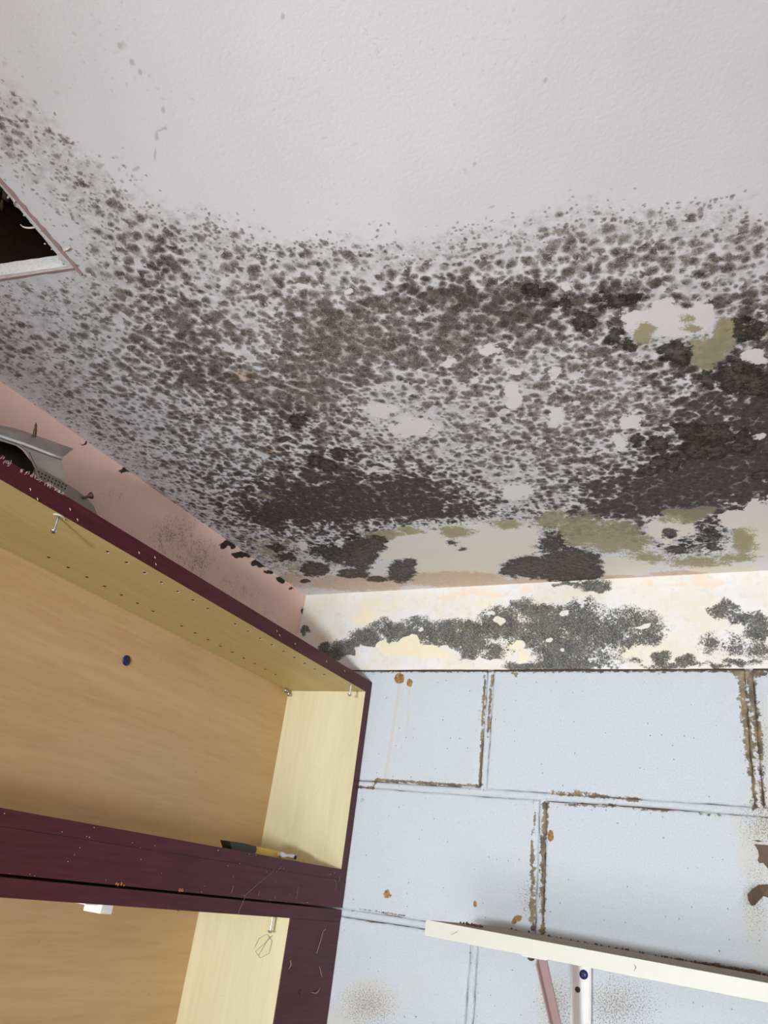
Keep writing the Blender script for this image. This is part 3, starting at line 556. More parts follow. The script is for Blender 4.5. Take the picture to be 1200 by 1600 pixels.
def mat_band():
    n = NT('damp_plaster_band'); c = n.coord(); c2 = n.mapv(c, rot=(math.pi/2, 0, 0))
    black, clear, yellow = n.attr('mapA'); peach, _, _ = n.attr('mapB')
    n2 = n.noise(c, 330.0, 4.0, 0.75); n3 = n.noise(c, 70.0, 5.0, 0.7); n1 = n.noise(c, 14.0, 4.0, 0.6)
    base = n.mix(n.lin(n1, 0.38, 0.62), (0.70, 0.71, 0.71), (0.70, 0.66, 0.57))
    base = n.mix(n.mul(n.lin(n3, 0.52, 0.72), 0.45), base, (0.55, 0.50, 0.44))
    ye = n.step(n.add(yellow, n.mul(n.sub(n3, 0.5), 0.3)), 0.35, 0.62)
    base = n.mix(n.mul(ye, 0.8), base, n.mix(n3, (0.72, 0.59, 0.34), (0.84, 0.79, 0.60)))
    pe = n.step(n.add(peach, n.mul(n.sub(n3, 0.5), 0.4)), 0.38, 0.56)
    base = n.mix(n.mul(pe, 0.6), base, (0.76, 0.60, 0.46))
    cl = n.step(n.add(clear, n.mul(n.sub(n3, 0.5), 0.4)), 0.42, 0.6)
    spots = n.n('ShaderNodeTexVoronoi', {'Vector': c2, 'Scale': 210.0}, voronoi_dimensions='2D')
    f = n.add(n.mul(black, 1.05), n.add(n.mul(n.sub(n2, 0.5), 1.5), n.add(n.mul(n.sub(n3, 0.5), 0.45), n.mul(n.sub(0.4, spots.outputs['Distance']), 0.22))))
    rg = n.m_('ABSOLUTE', n.sub(n.noise(warped(n, c, 40.0, 0.02), 48.0, 3.0, 0.6), 0.5))
    f = n.sub(f, n.add(n.step(rg, 0.022, 0.0, 0.0, 0.26), n.lin(n.noise(c, 26.0, 3.0, 0.6), 0.52, 0.68, 0.0, 0.34)))
    f = n.mul(f, n.inv(n.mul(cl, 0.75)))
    f = n.mul(f, n.step(black, 0.08, 0.30))
    bm = n.mul(n.step(f, 0.16, 0.50), n.lin(n.noise(warped(n, c, 200.0, 0.006), 420.0, 3.0, 0.8), 0.40, 0.52, 0.76, 1.0))
    dk = n.mix(n.lin(n.noise(c, 50.0, 3.0), 0.35, 0.65), (0.010, 0.012, 0.014), (0.060, 0.058, 0.040))
    res = n.mix(n.mul(bm, 0.93), base, dk)
    fine = n.step(n2, 0.67, 0.75)
    res = n.mix(n.mul(fine, 0.4), res, (0.2, 0.18, 0.16))
    return n.fin(res, 0.8, normal=n.bump(n.add(n3, n.mul(n2, 0.5)), 0.45, 0.003), spec=0.2)

def mat_pink():
    n = NT('pink_wall_paint'); c = n.coord()
    black, speck, _ = n.attr('mapA')
    n2 = n.noise(c, 300.0, 4.0, 0.75); n3 = n.noise(c, 60.0, 4.0, 0.7)
    base = n.mix(n.noise(c, 9.0, 3.0), (0.77, 0.54, 0.47), (0.84, 0.62, 0.55))
    sp = n.step(n.add(n.mul(speck, 0.75), n.add(n.mul(n.sub(n2, 0.5), 1.8), n.mul(n.sub(n3, 0.5), 1.0))), 0.40, 0.80)
    base = n.mix(n.mul(n.mul(sp, n.step(speck, 0.1, 0.4)), 0.7), base, (0.15, 0.11, 0.10))
    bm = n.step(n.add(black, n.add(n.mul(n.sub(n3, 0.5), 0.5), n.mul(n.sub(n2, 0.5), 0.4))), 0.42, 0.58)
    return n.fin(n.mix(bm, base, (0.035, 0.028, 0.026)), 0.7, normal=n.bump(n.noise(c, 180.0), 0.25, 0.001), spec=0.25)

def mat_block():
    n = NT('painted_concrete_block'); c = n.coord(); c2 = n.mapv(c, rot=(math.pi/2, 0, 0))
    lines, rust, tan = n.attr('mapA'); speck, drip, _ = n.attr('mapB')
    n2 = n.noise(c, 420.0, 4.0, 0.75); n3 = n.noise(c, 90.0, 5.0, 0.7); n4 = n.noise(c, 170.0, 3.0, 0.6)
    base = n.mix(n.noise(c, 6.0, 3.0), (0.53, 0.585, 0.64), (0.58, 0.625, 0.68))
    base = n.mix(n.mul(n.step(n2, 0.46, 0.64), 0.42), base, (0.42, 0.45, 0.49))
    pit = n.n('ShaderNodeTexVoronoi', {'Vector': c2, 'Scale': 55.0}, voronoi_dimensions='2D')
    pc = n.n('ShaderNodeSeparateColor', {0: pit.outputs['Color']})
    pm = n.mul(n.step(n.sub(n.add(n.mul(pc.outputs[0], 0.07), n.mul(n.sub(n4, 0.5), 0.16)), pit.outputs['Distance']), -0.01, 0.02), n.step(pc.outputs[1], 0.68, 0.72))
    base = n.mix(n.mul(pm, 0.75), base, (0.20, 0.21, 0.22))
    tm = n.step(n.add(tan, n.mul(n.sub(n3, 0.5), 0.6)), 0.35, 0.7)
    base = n.mix(n.mul(tm, 0.55), base, n.mix(n3, (0.50, 0.46, 0.39), (0.68, 0.66, 0.60)))
    sm = n.mul(n.step(n.add(n2, n.mul(n.sub(speck, 0.5), 0.34)), 0.56, 0.64), n.step(speck, 0.2, 0.5))
    base = n.mix(n.mul(sm, 0.75), base, n.mix(n3, (0.10, 0.085, 0.065), (0.30, 0.24, 0.15)))
    dm = n.step(n.add(drip, n.mul(n.sub(n3, 0.5), 0.4)), 0.3, 0.75)
    base = n.mix(n.mul(dm, 0.35), base, (0.58, 0.44, 0.30))
    lm = n.mul(n.step(lines, 0.06, 0.2), n.step(n.add(lines, n.add(n.mul(n.sub(n3, 0.5), 2.2), n.mul(n.sub(n4, 0.5), 1.1))), 0.42, 0.56))
    base = n.mix(n.mul(lm, 0.92), base, n.mix(n.lin(n.noise(c, 40.0, 4.0, 0.7), 0.4, 0.62), (0.085, 0.055, 0.032), (0.30, 0.225, 0.11)))
    rm = n.step(n.add(rust, n.mul(n.sub(n3, 0.5), 1.1)), 0.44, 0.6)
    base = n.mix(rm, base, n.mix(n.lin(n4, 0.35, 0.65), (0.15, 0.065, 0.02), (0.42, 0.24, 0.09)))
    h = n.add(n.mul(n2, 0.6), n.add(n3, n.mul(pm, -1.0)))
    return n.fin(base, 0.65, normal=n.bump(h, 0.65, 0.004), spec=0.3)

def mat_maple(name, a, b, along=1):
    n = NT(name); c = n.coord()
    sc = [10.0, 10.0, 10.0]; sc[along] = 0.8
    v = n.mapv(c, sc=tuple(sc))
    g = n.noise(v, 9.0, 5.0, 0.65); g2 = n.noise(v, 1.2, 3.0, 0.5)
    base = n.mix(n.lin(n.add(n.mul(g, 0.5), n.mul(g2, 0.5)), 0.38, 0.62), a, b)
    sp = n.step(n.noise(c, 60.0, 3.0, 0.7), 0.70, 0.78)
    base = n.mix(n.mul(sp, 0.5), base, (0.22, 0.13, 0.06))
    return n.fin(base, 0.45, normal=n.bump(g, 0.06, 0.001), spec=0.35)

def mat_burgundy():
    n = NT('burgundy_laminate'); c = n.coord()
    v = n.mapv(c, sc=(30, 2, 30))
    g = n.noise(v, 6.0, 4.0, 0.6)
    base = n.mix(n.lin(g, 0.35, 0.65), (0.055, 0.007, 0.013), (0.082, 0.013, 0.021))
    d = n.step(n.noise(c, 240.0, 3.0, 0.7), 0.72, 0.80)
    base = n.mix(n.mul(d, 0.5), base, (0.5, 0.4, 0.38))
    return n.fin(base, 0.42, normal=n.bump(g, 0.05, 0.001), spec=0.28)

def plain(name, color, rough=0.5, metal=0.0, var=0.12, scale=60.0, bump=0.1):
    n = NT(name); c = n.coord()
    g = n.noise(c, scale, 4.0, 0.6)
    a = tuple(x * (1 - var) for x in color); b = tuple(min(1, x * (1 + var)) for x in color)
    return n.fin(n.mix(g, a, b), rough, metal, n.bump(g, bump, 0.001))

M = dict(ceil=mat_ceiling(), band=mat_band(), pink=mat_pink(), block=mat_block(),
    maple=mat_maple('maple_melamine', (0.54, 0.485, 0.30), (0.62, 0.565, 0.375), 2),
    maple_shaded=mat_maple('maple_melamine_shaded', (0.49, 0.375, 0.155), (0.58, 0.46, 0.215), 1),  # darker copy of the maple, shade on the panel undersides put into its colour
    maple_back=mat_maple('maple_back_dimmed', (0.50, 0.315, 0.15), (0.58, 0.40, 0.205), 1),  # browner maple for the back, dim grazing light put into the colour
    burg=mat_burgundy(),
    core=plain('chipboard_core', (0.50, 0.36, 0.20), 0.9, 0, 0.4, 500),
    plaster=plain('torn_plaster', (0.62, 0.62, 0.62), 0.9, 0, 0.35, 420, 0.6),
    paper=plain('torn_board_paper', (0.42, 0.29, 0.28), 0.85, 0, 0.25, 120, 0.3),
    joist=plain('dark_joist_wood', (0.055, 0.028, 0.016), 0.9, 0, 0.5, 90, 0.4),
    void=plain('cavity_shade', (0.010, 0.007, 0.006), 0.95, 0, 0.4, 40),  # near-black, shade of the roof void and pin holes put into the colour
    zinc=plain('zinc_plated_steel', (0.62, 0.63, 0.66), 0.28, 1.0, 0.15, 200),
    galv=plain('galvanised_sheet', (0.52, 0.49, 0.46), 0.30, 0.75, 0.3, 35, 0.2),
    darksteel=plain('near_black_steel', (0.035, 0.030, 0.028), 0.6, 0.4, 0.4, 80),
    rusty=plain('dull_brown_screw_steel', (0.10, 0.065, 0.05), 0.5, 0.7, 0.3, 200),
    blue=plain('blue_painted_screw', (0.012, 0.022, 0.12), 0.4, 0.3, 0.3, 300),
    cream=plain('cream_shelf_edge', (0.49, 0.49, 0.43), 0.5, 0, 0.04, 40),
    dust=plain('dusty_shelf_top', (0.33, 0.26, 0.19), 0.95, 0, 0.35, 160, 0.5),
    white=plain('white_enamelled_steel', (0.62, 0.60, 0.60), 0.35, 0.1, 0.06, 90),
    mauve=plain('mauve_primed_steel', (0.40, 0.285, 0.27), 0.5, 0.1, 0.08, 60),
    plastic=plain('white_plastic', (0.85, 0.84, 0.84), 0.4, 0, 0.03),
    yellow=plain('worn_yellow_plastic', (0.60, 0.39, 0.015), 0.4, 0, 0.35, 120),
    black=plain('black_plastic', (0.020, 0.015, 0.014), 0.5, 0, 0.3),
    flake=plain('brown_paint_flake', (0.11, 0.07, 0.045), 0.8, 0, 0.3, 90, 0.3),
    web=plain('cobweb_silk', (0.26, 0.19, 0.20), 0.9, 0, 0.1),
    mortar=None)
M['mortar'] = M['block']
M['debris'] = plain('plaster_crumbs', (0.65, 0.55, 0.45), 0.9, 0, 0.4, 300)
M['dirt'] = plain('brown_dirt_crumbs', (0.12, 0.065, 0.04), 0.95, 0, 0.5, 300)
M['concrete'] = plain('concrete_floor', (0.42, 0.36, 0.32), 0.9, 0, 0.2, 8)

# ------------------------------------------------------------------ object helpers
def tag(o, label=None, cat=None, group=None, kind=None):
    if label: o['label'] = label
    if cat: o['category'] = cat
    if group: o['group'] = group
    if kind: o['kind'] = kind
    return o
def empty(name, loc, label, cat, group=None):
    o = bpy.data.objects.new(name, None); col.objects.link(o); o.location = (loc[0], loc[1], ZC + loc[2]); o.empty_display_size = 0.02
    return tag(o, label, cat, group)
def origin(o):
    v = Vector((0, 0, 0))
    while o is not None: v += o.location; o = o.parent
    return v
def obj(name, bm, mat, parent=None, smooth=False, label=None, kind=None, origin_at=None):
    """link a bmesh given in room coordinates (z from the ceiling) as one mesh object"""
    me = bpy.data.meshes.new(name)
    po = origin(parent) if parent else Vector((0, 0, 0))
    off = Vector(origin_at) + Vector((0, 0, ZC)) - po if origin_at is not None else Vector((0, 0, 0))
    bmesh.ops.translate(bm, verts=bm.verts, vec=Vector((0, 0, ZC)) - po - off)
    bmesh.ops.recalc_face_normals(bm, faces=bm.faces)
    bm.to_mesh(me); bm.free()
    if smooth:
        for p in me.polygons: p.use_smooth = True
    for mt in (mat if isinstance(mat, (list, tuple)) else [mat]): me.materials.append(mt)
    o = bpy.data.objects.new(name, me); col.objects.link(o)
    if parent: o.parent = parent
    o.location = off
    return tag(o, label, None, None, kind)
def box(bm, a, b, bev=0.0, mi=0):
    lo = [min(a[i], b[i]) for i in range(3)]; hi = [max(a[i], b[i]) for i in range(3)]
    t = bmesh.new()
    r = bmesh.ops.create_cube(t, size=1.0)
    for v in t.verts: v.co = Vector([(lo[i] + hi[i]) / 2 + v.co[i] * (hi[i] - lo[i]) for i in range(3)])
    if bev: bmesh.ops.bevel(t, geom=list(t.edges), offset=bev, segments=2, affect='EDGES', profile=0.5)
    join(bm, t, mi)
    return bm
def join(bm, t, mi=0):
    vm = {v: bm.verts.new(v.co) for v in t.verts}
    for f in t.faces:
        nf = bm.faces.new([vm[v] for v in f.verts]); nf.material_index = mi; nf.smooth = f.smooth
    t.free()
def bx(a, b, bev=0.0):
    return box(bmesh.new(), a, b, bev)
def tube(bm, pts, rad, seg=8, caps=True, mi=0):
    pts = [Vector(p) for p in pts]; rings = []
    rads = rad if isinstance(rad, (list, tuple)) else [rad] * len(pts)
    up = None
    for i, p in enumerate(pts):
        d = (pts[min(i + 1, len(pts) - 1)] - pts[max(i - 1, 0)])
        if d.length < 1e-9: d = Vector((0, 0, 1)) if up is None else dprev
        d.normalize(); dprev = d
        if up is None: up = d.orthogonal().normalized()
        s = d.cross(up); s = s.normalized() if s.length > 1e-6 else d.orthogonal().normalized()
        u2 = s.cross(d).normalized(); up = u2
        rings.append([bm.verts.new(p + (math.cos(2 * math.pi * k / seg) * s + math.sin(2 * math.pi * k / seg) * u2) * rads[i]) for k in range(seg)])
    for a, b in zip(rings, rings[1:]):
        for k in range(seg):
            f = bm.faces.new((a[k], a[(k + 1) % seg], b[(k + 1) % seg], b[k])); f.material_index = mi; f.smooth = seg > 5
    if caps:
        for r in (rings[0], rings[-1][::-1]):
            f = bm.faces.new(r); f.material_index = mi
    return bm
def lathe(bm, base, axis, prof, seg=14, mi=0):
    """prof: (distance along axis, radius)"""
    ax = Vector(axis).normalized(); b = Vector(base)
    s = ax.orthogonal().normalized(); u = ax.cross(s); rings = []
    for h, r in prof:
        rings.append([bm.verts.new(b + ax * h + (math.cos(2 * math.pi * k / seg) * s + math.sin(2 * math.pi * k / seg) * u) * max(r, 1e-5)) for k in range(seg)])
    for a, c in zip(rings, rings[1:]):
        for k in range(seg):
            f = bm.faces.new((a[k], a[(k + 1) % seg], c[(k + 1) % seg], c[k])); f.smooth = True; f.material_index = mi
    bm.faces.new(rings[0]); bm.faces.new(rings[-1][::-1])
    return bm
def slab(poly, nrm, t):
    """flat polygon given thickness along a normal"""
    bm = bmesh.new(); nrm = Vector(nrm).normalized() * t
    a = [bm.verts.new(Vector(p)) for p in poly]; b = [bm.verts.new(Vector(p) + nrm) for p in poly]
    bm.faces.new(a); bm.faces.new(b[::-1])
    for i in range(len(a)): bm.faces.new((a[i], b[i], b[(i + 1) % len(a)], a[(i + 1) % len(a)]))
    return bm

def vnoise(u, v, cell, seed):
    """smooth value noise in -1..1 on surface coordinates"""
    g = np.random.default_rng(seed).uniform(-1, 1, (257, 257))
    x = u / cell + 37.3; y = v / cell + 91.7
    i = np.floor(x).astype(int); j = np.floor(y).astype(int); a = x - i; b = y - j
    a = a * a * (3 - 2 * a); b = b * b * (3 - 2 * b); i %= 256; j %= 256
    return (g[j, i] * (1 - a) + g[j, i + 1] * a) * (1 - b) + (g[j + 1, i] * (1 - a) + g[j + 1, i + 1] * a) * b
def wander(u, v, amp, cell, seed=1):
    du = vnoise(u, v, cell, seed) + 0.55 * vnoise(u, v, cell * 0.42, seed + 1); dv = vnoise(u, v, cell, seed + 2) + 0.55 * vnoise(u, v, cell * 0.42, seed + 3)
    return u + amp * du, v + amp * dv

# field evaluation, all on numpy arrays of surface coordinates (metres)
def ell_field(u, v, items, tail=2.2):
    f = np.zeros_like(u)
    for cx, cy, ax, ay, bx_, by_, val in items:
        det = ax * by_ - ay * bx_
        du = u - cx; dv = v - cy
        p = (du * by_ - dv * bx_) / det; q = (dv * ax - du * ay) / det
        d = np.sqrt(p * p + q * q)
        f = np.maximum(f, val * np.clip(1 - 0.5 * d ** 1.6, 0, 1) if tail else 0)
    return f
def seg_field(u, v, items):
    f = np.zeros_like(u)
    for x0, y0, x1, y1, w, val in items:
        dx, dy = x1 - x0, y1 - y0; L = dx * dx + dy * dy
        t = np.clip(((u - x0) * dx + (v - y0) * dy) / L, 0, 1)
        d = np.hypot(u - x0 - t * dx, v - y0 - t * dy) / w
        f = np.maximum(f, val * np.clip(1 - 0.45 * d, 0, 1))
    return f
def table_field(u, v, T, st=0.04, full=90.0):
    A = np.array(T, float) / full
    x = np.clip(u / st, 0, A.shape[1] - 1.001); y = np.clip(-v / st, 0, A.shape[0] - 1.001)
    i = x.astype(int); j = y.astype(int); a = x - i; b = y - j
    a = a * a * (3 - 2 * a); b = b * b * (3 - 2 * b)
    return (A[j, i] * (1 - a) + A[j, i + 1] * a) * (1 - b) + (A[j + 1, i] * (1 - a) + A[j + 1, i + 1] * a) * b
def set_map(me, name, r, g, b):
    at = me.color_attributes.new(name, 'FLOAT_COLOR', 'POINT')
    arr = np.ones((len(me.vertices), 4), np.float32); arr[:, 0] = r; arr[:, 1] = g; arr[:, 2] = b
    at.data.foreach_set('color', arr.ravel())
def vco(me):
    a = np.empty(len(me.vertices) * 3, np.float32); me.vertices.foreach_get('co', a); return a.reshape(-1, 3).astype(float)
def grid_mesh(name, P, mat, drop=None):
    """P: (n,m,3) vertices in room coordinates"""
    n_, m_, _ = P.shape
    idx = np.arange(n_ * m_).reshape(n_, m_)
    F = np.stack([idx[:-1, :-1], idx[1:, :-1], idx[1:, 1:], idx[:-1, 1:]], -1).reshape(-1, 4)
    if drop is not None: F = F[~drop(P.reshape(-1, 3)[F].mean(1))]
    V = P.reshape(-1, 3).copy(); V[:, 2] += ZC
    me = bpy.data.meshes.new(name); me.from_pydata(V.tolist(), [], F.tolist()); me.materials.append(mat); me.update()
    o = bpy.data.objects.new(name, me); col.objects.link(o)
    return o

rnd = random.Random(7)

# ================================================================== SETTING
# ---- ceiling with the hole cut in it
HA = np.array((0.2855, -0.995)); HB = np.array((0.310, -1.115)); HC = np.array((0.318, -1.33)); HD = np.array((0.04, -1.37)); HE = np.array((0.03, -1.036))
HOLE = [HA, HB, HC, HD, HE]
def inside(px, py):
    r = np.zeros(px.shape, bool); n_ = len(HOLE)
    for i in range(n_):
        a, b = HOLE[i], HOLE[(i + 1) % n_]
        c = ((a[1] > py) != (b[1] > py)) & (px < (b[0] - a[0]) * (py - a[1]) / (b[1] - a[1] + 1e-12) + a[0])
        r ^= c
    return r
STEP = 0.005
gx = np.concatenate([np.arange(0, 1.3001, STEP), np.arange(1.35, 2.61, 0.05)])
gy = np.concatenate([np.arange(0, -1.4501, -STEP), np.arange(-1.5, -3.41, -0.05)])
U, V_ = np.meshgrid(gx, gy, indexing='ij')
P = np.stack([U, V_, np.zeros_like(U)], -1)
fx = P[..., 0].copy(); fy = P[..., 1].copy()
for i in range(len(HOLE)):                      # snap vertices near the cut onto the cut
    a, b = HOLE[i], HOLE[(i + 1) % len(HOLE)]; d = b - a
    t = np.clip(((fx - a[0]) * d[0] + (fy - a[1]) * d[1]) / (d @ d), 0, 1)
    qx = a[0] + t * d[0]; qy = a[1] + t * d[1]
    near = np.hypot(fx - qx, fy - qy) < STEP * 0.62
    P[..., 0] = np.where(near, qx, P[..., 0]); P[..., 1] = np.where(near, qy, P[..., 1])
P[..., 2] += 0.0012 * np.sin(P[..., 0] * 9) * np.sin(P[..., 1] * 7)
P[..., 2] = np.where((np.abs(P[..., 0]) < 1e-6) | (np.abs(P[..., 1]) < 1e-6), 0, P[..., 2])
ceiling = grid_mesh('ceiling', P, M['ceil'], lambda c: inside(c[:, 0], c[:, 1]))
tag(ceiling, kind='structure')
co = vco(ceiling.data); u, v = co[:, 0], co[:, 1]
cv = table_field(u, v, CEIL_COVER); dkf = table_field(u, v, CEIL_DARK)
wu, wv = wander(u, v, 0.008, 0.030, 3); w2u, w2v = wander(u, v, 0.0045, 0.018, 8)
cl = ell_field(wu, wv, CEIL_CLEAR); bk = ell_field(w2u, w2v, CEIL_BLACK); ol = ell_field(wu, wv, CEIL_OLIVE); pe = ell_field(wu, wv, CEIL_PEACH)
set_map(ceiling.data, 'mapA', cv, dkf, np.where(bk > 0.5, cl * 0.6, cl)); set_map(ceiling.data, 'mapB', bk, ol, pe)
damp = np.clip((v + 0.42) / 0.25, 0, 1)         # towards the back wall the bare plaster has yellowed with damp
set_map(ceiling.data, 'mapC', np.maximum(damp, 0.25), ell_field(w2u, w2v, CEIL_FLECK), 0 * u)
for f in ceiling.data.polygons: f.use_smooth = True

# cut edges of the plasterboard round the hole, torn paper, and what is above it
def torn_strip(a, b, wid, z0, z1, n_, amp, seed):
    r = random.Random(seed); bm = bmesh.new(); a = Vector(a); b = Vector(b); d = (b - a); nrm = Vector((-d.y, d.x, 0)).normalized()
    rows = []
    for i in range(n_ + 1):
        p = a + d * i / n_
        j = nrm * (r.uniform(-amp, amp)); w = nrm * (wid + r.uniform(-amp, amp) * 1.5)
        rows.append([bm.verts.new((p.x + q.x, p.y + q.y, z)) for q, z in ((j * 0.3, z0), (w, z0 + (z1 - z0) * 0.15), (w * 0.9, z1), (j * 0, z1))])
    for p, q in zip(rows, rows[1:]):
        for k in range(4): bm.faces.new((p[k], p[(k + 1) % 4], q[(k + 1) % 4], q[k]))
    bm.faces.new(rows[0]); bm.faces.new(rows[-1][::-1])
    return bm
obj('board_edge', torn_strip((HE[0], HE[1], 0), (HA[0] - 0.001, HA[1], 0), -0.003, -0.0004, 0.016, 24, 0.0004, 1), M['plaster'], ceiling, label='cut grey plasterboard edge')
obj('board_edge', torn_strip((HA[0], HA[1], 0), (HB[0], HB[1], 0), 0.004, -0.0012, 0.015, 22, 0.0008, 2), M['plaster'], ceiling)
obj('board_edge', torn_strip((HB[0], HB[1], 0), (HC[0], HC[1], 0), 0.004, -0.0012, 0.015, 40, 0.0012, 3), M['plaster'], ceiling)
obj('torn_paper', torn_strip((HA[0] + 0.006, HA[1] + 0.014, 0), (HB[0] + 0.003, HB[1], 0), 0.0045, -0.0022, -0.0006, 22, 0.0009, 4), M['paper'], ceiling)
obj('torn_paper', torn_strip((HE[0], HE[1] + 0.004, 0), (HA[0] + 0.006, HA[1] + 0.004, 0), 0.0022, -0.0018, -0.0004, 26, 0.0006, 5), M['paper'], ceiling)
obj('torn_paper', slab([(0.315, -1.118, -0.0006), (0.322, -1.128, -0.0006), (0.333, -1.15, -0.0006), (0.325, -1.16, -0.0006), (0.306, -1.15, -0.0006)], (0, 0, -1), 0.002), M['paper'], ceiling)
bm = bmesh.new()
for (p0, k) in (((0.298, -1.05), 0), ((0.302, -1.075), 1), ((0.291, -1.01), 2)):
    pts = [Vector((p0[0], p0[1], 0.001))]
    for s in range(7):
        a = 3.3 + 0.28 * s + k; pts.append(pts[-1] + Vector((math.cos(a) * 0.0038, -abs(math.sin(a)) * 0.002, -0.0004)))
    tube(bm, pts, [0.0012, 0.0011, 0.001, 0.0009, 0.0009, 0.0008, 0.0007, 0.0005], 5)
for k in range(26):
    t = rnd.random(); p = HA + (HB - HA) * t
    lathe(bm, (p[0] - rnd.uniform(0.001, 0.004), p[1], rnd.uniform(-0.002, 0.004)), (rnd.random(), rnd.random(), rnd.random()), [(-0.001, 0.0003), (0, rnd.uniform(0.0006, 0.0015)), (0.0012, 0.0003)], 5)
obj('paper_fibres', bm, M['debris'], ceiling, kind='stuff')
# roof void over the hole
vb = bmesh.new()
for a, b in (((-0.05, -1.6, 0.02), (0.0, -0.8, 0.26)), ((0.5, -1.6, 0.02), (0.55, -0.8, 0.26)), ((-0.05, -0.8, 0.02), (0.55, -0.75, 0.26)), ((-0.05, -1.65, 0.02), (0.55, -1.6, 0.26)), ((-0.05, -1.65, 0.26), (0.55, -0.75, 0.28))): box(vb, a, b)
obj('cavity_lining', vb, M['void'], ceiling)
j = bx((0.055, -1.59, 0.05), (0.12, -0.81, 0.2), 0.003); obj('joist', j, M['joist'], ceiling)
j = bx((0.28, -1.35, 0.09), (0.33, -0.81, 0.2), 0.003); obj('joist', j, M['joist'], ceiling)
bm = bmesh.new()
for k in range(260):
    p = Vector((rnd.uniform(0.15, 0.27), rnd.uniform(-1.25, -1.02), rnd.uniform(0.10, 0.15)))
    lathe(bm, p, (rnd.uniform(-1, 1), rnd.uniform(-1, 1), 0.3), [(-0.008, 0.001), (0, rnd.uniform(0.003, 0.008)), (0.008, 0.001)], 5)
obj('loose_insulation', bm, plain('dark_brown_insulation', (0.11, 0.075, 0.035), 0.95, 0, 0.5, 90), ceiling, kind='stuff')  # loose dark brown insulation in the void

# ---- left wall
ys = np.concatenate([np.arange(0, -1.1001, -0.005), np.arange(-1.2, -3.41, -0.1)]); zs = np.concatenate([np.arange(0, -0.2401, -0.005), np.arange(-0.3, -2.401, -0.1), [-2.4]])
Y, Z = np.meshgrid(ys, zs, indexing='ij')
lw = grid_mesh('wall_left', np.stack([0 * Y, Y, Z], -1), M['pink']); tag(lw, kind='structure')
co = vco(lw.data); yy, zz = wander(co[:, 1], co[:, 2] - ZC, 0.005, 0.014, 31)
set_map(lw.data, 'mapA', ell_field(yy, zz, LEFT_BLACK), ell_field(yy, zz, LEFT_SPECK), 0 * yy)

# ---- plaster band over the block wall
BB = -0.1744
xs = np.concatenate([np.arange(0, 1.2001, 0.003), np.arange(1.25, 2.61, 0.05)]); zs = np.arange(0, BB - 0.0001, BB / 60)
X, Z = np.meshgrid(xs, zs, indexing='ij')
yy = -0.0035 - 0.0012 * (np.sin(X * 23) * np.sin(Z * 31)) - 0.0016 * np.clip(1 - np.abs(Z + 0.022) / 0.004, 0, 1) * (X > 0.62) \
     - 0.0022 * np.clip((-Z - 0.02) / 0.03, 0, 1)
yy = np.where(Z <= BB + 0.004, yy + 0.0025 * (1 - (Z - BB) / 0.004), yy)
band = grid_mesh('trim_1', np.stack([X, yy, Z], -1), M['band']); tag(band, kind='structure')
for f in band.data.polygons: f.use_smooth = True
co = vco(band.data); uu, vv = wander(co[:, 0], co[:, 2] - ZC, 0.0075, 0.024, 12)
set_map(band.data, 'mapA', ell_field(uu, vv, BAND_BLACK), ell_field(uu, vv, BAND_CLEAR), ell_field(uu, vv, BAND_YELLOW))
set_map(band.data, 'mapB', ell_field(uu, vv, BAND_PEACH), 0 * uu, 0 * uu)

